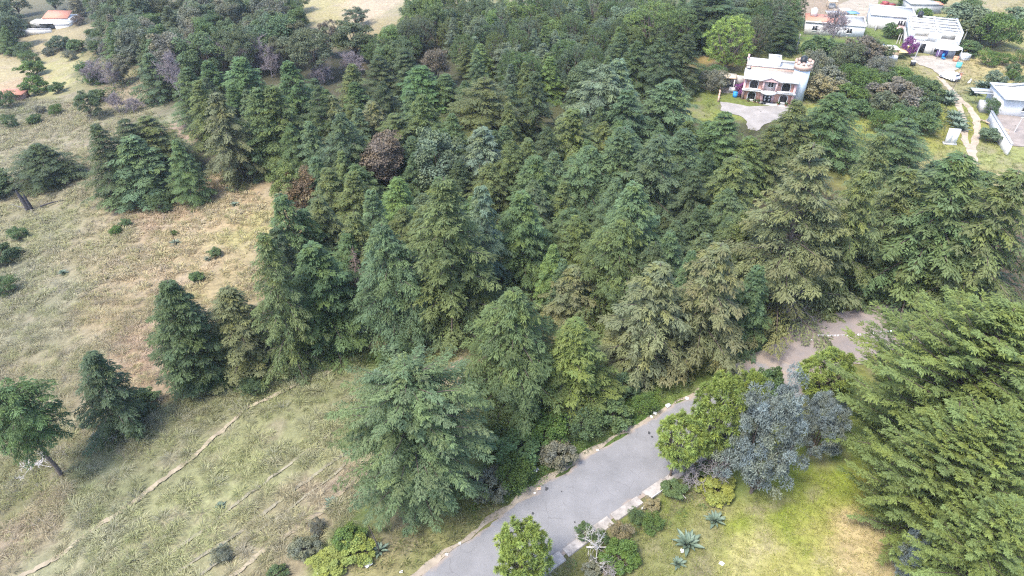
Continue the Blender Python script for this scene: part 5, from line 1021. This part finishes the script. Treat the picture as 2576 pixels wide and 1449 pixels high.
part('tarp_roof', hut, mat('cream_tarp', (.66, .60, .48), .8, .15, 1.0), boxv((-.4, .6, 2.0), (3.6, 3.2, .1))); part('side_roof', hut, mat('orange_cream_board', (.55, .38, .2), .8, .3, 1.5), boxv((2.0, 0, 1.6), (1.8, 2.6, .1))); part('board_wall', hut, WOOD, boxv((-.4, -.8, .8), (3.4, .1, 1.3))); part('counter', hut, WHITE, boxv((-.3, -1.7, .6), (2.2, .8, .9)))
for x in (-2.0, 1.2):
    for y in (-.9, 2.0): part('post', hut, WOOD, boxv((x, y, 1.0), (.12, .12, 2.0)))
t = obj('blue_tarp', mesh_np('blue_tarp', np.array([(-.6,0,0),(.6,.1,0),(.7,.3,1.2),(-.1,.2,2.3),(-.6,.35,1.3),(.1,.5,.6)]), [np.array([(0,1,5),(1,2,5),(2,3,5),(3,4,5),(4,0,5)])], BLUE), None, place(2217, 135)); tag(t, 'blue tarp hanging beside the timber hut', 'tarp')
t = thing('rack', 'wooden frame leaning beside the low white house', 'frame', place(2255, 110), .3); part('rail', t, PALEWOOD, tube(np.array([(0, 0, 0), (1.2, 1.0, 1.8)]), (.06, .05), 5)); part('rail', t, PALEWOOD, tube(np.array([(.5, -.3, 0), (1.6, .8, 1.7)]), (.06, .05), 5)); part('fence_post', t, WOOD, boxv((0, -2.4, .7), (.14, .14, 1.5)))
t = thing('pallet_stack', 'heap of bricks and boards beside the parked car', 'rubble', place(2412, 186), .4); part('board', t, WOOD, *[boxv((rng.normal(0, .5), rng.normal(0, .5), .15 + .05*k), (1.2, .15, .06), k*.7) for k in range(6)]); part('brick', t, TERRA, *[boxv((rng.normal(0, .7), rng.normal(0, .5), .12), (.35, .2, .18), k) for k in range(9)])
t = thing('log_pile', 'pale logs lying left of the wheel tracks', 'logs', place(2345, 228), .5); part('log', t, PALEWOOD, *[tube(np.array([(-1.6 + .2*k, .3*k, .12), (1.6, .25*k - .3, .14)]), (.1, .08), 6) for k in range(4)])
t = thing('white_post', 'short white post lying on the slope right of the car', 'post', place(2440, 205), .9); part('beam', t, WHITE, boxv((0, 0, .2), (2.2, .3, .25))); part('foot', t, GREYC, boxv((-1.0, 0, .1), (.5, .5, .25)))
def utility_pole(u, v, h, lab, dx=.1):
    t = thing('utility_pole', lab, 'pole', place(u, v), rng.uniform(0, 3)); part('shaft', t, GREYC, tube(np.array([(0, 0, -.3), (dx*h*.5, 0, h*.5), (dx*h, 0, h)]), (.13, .11, .09), 8)); part('cross_arm', t, WOOD, boxv((dx*h, 0, h - .25), (1.3, .1, .1))); part('insulator', t, WHITE, *[boxv((dx*h + x, 0, h - .12), (.08, .08, .16)) for x in (-.5, 0, .5)]); return t
utility_pole(2296, 157, 4.6, 'leaning grey utility pole at the corner of the pale yard'); utility_pole(2001, 135, 4.2, 'grey utility pole behind the crenellated tower', .02); utility_pole(2418, 112, 3.4, 'short grey pole right of the white house', .12)
# parked car
def car(u, v, rz, label):
    t = thing('parked_car', label, 'car', place(u, v) + (0, 0, .1), rz); paint = mat('white_car_paint', (.72, .73, .75), .3, spec=.5)
    def loft(secs):
        vv, n_ = [], len(secs)
        for y, hw, z0, z1, tw in secs: vv += [(-hw, y, z0), (-hw, y, (z0*.45 + z1*.55)), (-hw*tw, y, z1), (hw*tw, y, z1), (hw, y, (z0*.45 + z1*.55)), (hw, y, z0)]
        f = [(6*k + j, 6*k + (j+1) % 6, 6*k + 6 + (j+1) % 6, 6*k + 6 + j) for k in range(n_-1) for j in range(6)]
        me = bpy.data.meshes.new('body'); me.from_pydata(vv, [], f + [tuple(range(5, -1, -1)), tuple(range(6*n_-6, 6*n_))]); me.update(); return me
    me = loft([(-1.85,.76,.35,.72,.95),(-1.8,.82,.25,.92,.95),(-1.2,.83,.22,.95,.95),(.5,.83,.22,.92,.94),(1.3,.80,.24,.84,.92),(1.75,.74,.28,.74,.9),(1.85,.66,.35,.62,.9)]); me.materials.append(paint); obj('body', me, t)
    me = loft([(-1.72,.72,.9,.95,.95),(-1.45,.72,.9,1.36,.82),(-.9,.72,.9,1.42,.80),(.1,.72,.9,1.40,.80),(.85,.70,.88,.93,.95)]); me.materials.append(paint); cb = obj('cabin', me, t)
    obj('rear_window', mesh_np('rear_window', np.array([(-.56,-1.70,1.02),(.56,-1.70,1.02),(.50,-1.505,1.30),(-.50,-1.505,1.30)]), np.array([(0,1,2,3)]), GLASS), cb)
    obj('windscreen', mesh_np('windscreen', np.array([(-.6,.80,1.0),(.6,.80,1.0),(.54,.24,1.36),(-.54,.24,1.36)]), np.array([(3,2,1,0)]), GLASS), cb)
    for s_ in (-1, 1):
        for y0, y1 in ((-1.3, -.62), (-.52, .2)): obj('side_window', mesh_np('side_window', np.array([(s_*.735,y0,1.0),(s_*.735,y1,1.0),(s_*.665,y1,1.3),(s_*.665,y0,1.3)]), np.array([(0,1,2,3)]), GLASS), cb)
        part('tail_light', t, mat('tail_light_red', (.4, .03, .02), .3), boxv((s_*.66, -1.84, .72), (.2, .06, .2))); part('headlight', t, mat('lamp_glass', (.6, .6, .62), .15), boxv((s_*.52, 1.82, .62), (.26, .08, .14)))
        for y in (-1.2, 1.15):
            vv, f4, f3 = cyl((0, 0, -.1), .29, .2, 18); m3 = np.array([[0, 0, 1], [0, 1, 0], [-1, 0, 0]]); vv = vv @ m3.T; w_ = obj('wheel', mesh_np('wheel', vv, [f4, f3], PLASTIC), t, (s_*.78, y, .27)); vv, f4, f3 = cyl((0, 0, -.11), .16, .22, 14); obj('rim', mesh_np('rim', vv @ m3.T, [f4, f3], TIN), w_)
    part('bumper', t, PLASTIC, boxv((0, -1.86, .42), (1.5, .1, .16))); part('number_plate', t, WHITE, boxv((0, -1.885, .62), (.42, .04, .13))); part('spoiler', t, paint, boxv((0, -1.5, 1.39), (1.0, .25, .05)))
car(2386, 199, R(24), 'white hatchback parked at the head of the wheel tracks')

# ------------------------------------------------------------------ bunting, litter, stump
a, b = hit(2056, 842, 1.9), hit(2284, 824, 2.1); a[2] += 1.9; b[2] += 2.1
bn = thing('bunting', 'string of small white pennants across the dirt clearing', 'bunting', (a + b)/2); c = (a + b)/2; s = np.linspace(0, 1, 15)[:, None]; P = (a - c)*(1 - s) + (b - c)*s - np.array((0, 0, 1.))*(.35*4*s*(1 - s))
part('cord', bn, WHITE, tube(P, np.full(15, .012), 4)); fl = mesh_np('pennant', np.array([(-.11, 0, 0), (.11, 0, 0), (.1, .03, -.24), (-.1, -.02, -.25)]), np.array([(0, 1, 2, 3)]), mat('white_plastic_film', (.75, .75, .78), .5))
for k in range(36):
    q = (k + .5)/36; j = q*14; i0 = int(j); pp = P[i0]*(1 - j + i0) + P[i0+1]*(j - i0); obj('pennant', fl, bn, pp, (rng.normal(0, .3), rng.normal(0, .3), rng.normal(0, .5)), (.62, .7, .6))
PAPER = mat('dirty_white_plastic', (.68, .68, .66), .6, .15, 5); CARD = mat('cardboard', (.5, .36, .26), .9, .15, 4)
def litter(u, v, s, m, lab, box=False):
    s *= .7; r = np.random.default_rng(int(u*7 + v)); p = place(u, v) + (0, 0, .08)
    if box: vv, f = boxv((0, 0, .12), (s, s*.7, .25), .3, 1.05)
    else:
        gx, gy = np.meshgrid(np.linspace(-.5, .5, 5), np.linspace(-.5, .5, 4)); vv = np.c_[gx.ravel()*s, gy.ravel()*s*.8, r.uniform(.02, .22, 20)*s] + r.normal(0, .06*s, (20, 3)); vv[:, 2] = np.maximum(vv[:, 2], .01); i = (np.arange(3)[:, None]*5 + np.arange(4)[None]).ravel(); f = np.stack([i, i+1, i+6, i+5], 1)
    tag(obj('litter', mesh_np('litter', vv, f, m), None, p, (0, 0, r.uniform(0, 6))), lab, 'litter', 'litter along the road')
for L_ in [(1544,1055,.9,PAPER,'large crumpled white plastic sheet on the green verge'),(1758,993,.8,PAPER,'white plastic bag at the road edge nearest the clearing'),(1728,1004,.5,PAPER,'small white bag beside the one nearest the clearing'),(1680,1024,.6,PAPER,'white box on the road shoulder',True),(1647,1042,.5,PAPER,'scraps of white plastic on the shoulder, upper'),(1638,1050,.4,PAPER,'scraps of white plastic on the shoulder, lower'),(1565,1084,.6,CARD,'brown cardboard piece on the shoulder',True),(1503,1134,.3,PAPER,'tiny white scrap at the road edge'),(1350,1184,.55,PAPER,'white bag caught in the bushes beside the road'),(1355,1231,.5,CARD,'pale cardboard scrap at the road edge'),(1345,1242,.25,PAPER,'tiny white scrap below the pale cardboard'),
    (1815,1418,.5,PAPER,'white plastic bag on the bleached meadow'),(1716,1388,.45,PAPER,'white scraps beside the large agave'),(927,1423,.8,PAPER,'pale blue-white plastic sheet at the bottom verge'),(911,1416,.5,PAPER,'white bag beside the blue-white sheet'),(889,1401,.35,PAPER,'small white scrap above the blue-white sheet'),(809,1421,.35,PAPER,'small white scrap in the yellow weeds'),(801,1443,.4,PAPER,'white scrap at the bottom edge in the weeds'),(1157,1368,.3,PAPER,'tiny white scrap on the verge near the asphalt, upper'),(1124,1396,.3,PAPER,'tiny white scrap on the verge near the asphalt, lower'),(1010,1440,.3,PAPER,'tiny white scrap at the bottom verge'),(2040,856,.3,PAPER,'white scrap on the clearing below the bunting'),(2035,1020,.3,PAPER,'white scrap beside the clearing near the pine')]: litter(*L_)
litter(1738, 1360, .5, PAPER, 'white plastic caught in the heart of the large agave')
TAR = mat('tar_patch', (.04, .04, .042), .9)
for u, v, s in [(1375,1231,.5),(1413,1238,.2),(1341,1293,.35),(1633,1090,.4),(1640,1100,.35),(1446,1315,.25),(1610,1245,.2)]:
    p = place(u, v); k = 9; aa = np.arange(k)*2*math.pi/k; rr = s*rng.uniform(.5, 1, k)*.36; structure(obj('tar_patch', mesh_np('tar_patch', np.r_[np.c_[rr*np.cos(aa), rr*np.sin(aa)*1.5, np.zeros(k)], [[0, 0, .002]]], np.array([(j, (j+1) % k, k) for j in range(k)]), TAR), None, p + (0, 0, .075)))
st = thing('burnt_stump', 'split charred tree stump on the left slope', 'stump', place(75, 532), 0)
part('stump', st, CHAR, tube(np.array([(0, 0, -.2), (-.1, 0, 1.2), (-.5, .1, 2.6), (-.7, .1, 3.6)]), (.42, .36, .26, .05), 8)); part('stump_half', st, CHAR, tube(np.array([(.3, .1, -.2), (.3, .1, 1.0), (.1, .2, 2.2), (.15, .2, 3.0)]), (.36, .3, .2, .04), 8)); part('dead_branch', st, GREYWOOD, tube(np.array([(-.2, 0, .6), (-1.0, -.2, .9), (-1.9, -.5, 1.5)]), (.06, .05, .02), 5), tube(np.array([(.3, 0, .5), (.9, -.6, .3), (1.5, -.9, .2)]), (.06, .05, .02), 5))
for u, v, l, ro, lab in [(138,512,4.0,.55,'charred fallen branch right of the split stump'),(352,262,4.5,-.6,'dark fallen trunk beside the small bare trees')]:
    tag(obj('fallen_log', mesh_np('fallen_log', *tube(np.array([(-l/2, 0, .15), (-l*.1, .2, .25), (l/2, 0, .3)]), (.13, .11, .04), 6), CHAR), None, place(u, v), (0, 0, ro)), lab, 'log')
for u, v, l, ro, lab in [(1640,1262,2.6,.7,'pale stick lying across the kerb'),(1530,1388,3.4,-.15,'pale fallen branch behind the kerb near the bleached shrub'),(1700,1240,2.2,-1.0,'grey stick lying under the pines')]:
    tag(obj('fallen_branch', mesh_np('fallen_branch', *tube(np.array([(-l/2, 0, .2), (0, .15, .35), (l/2, 0, .5)]), (.07, .06, .02), 6), PALEWOOD), None, place(u, v), (0, 0, ro)), lab, 'branch')
# ------------------------------------------------------------------ thin valley haze
hz = bpy.data.materials.new('haze'); hz.use_nodes = True; nt = hz.node_tree; nt.nodes.clear()
vo = nt.nodes.new('ShaderNodeVolumePrincipled'); vo.inputs['Color'].default_value = (.80, .88, 1.0, 1); vo.inputs['Density'].default_value = .00013; vo.inputs['Anisotropy'].default_value = .2
nt.links.new(vo.outputs[0], nt.nodes.new('ShaderNodeOutputMaterial').inputs['Volume'])
hv, hf = boxv((0, 120, -8.0), (5600, 5600, 114)); h = obj('haze', mesh_np('haze', hv, hf, hz)); h['kind'] = 'stuff'; tag(h, 'thin pale blue valley haze over the whole hillside', 'haze')
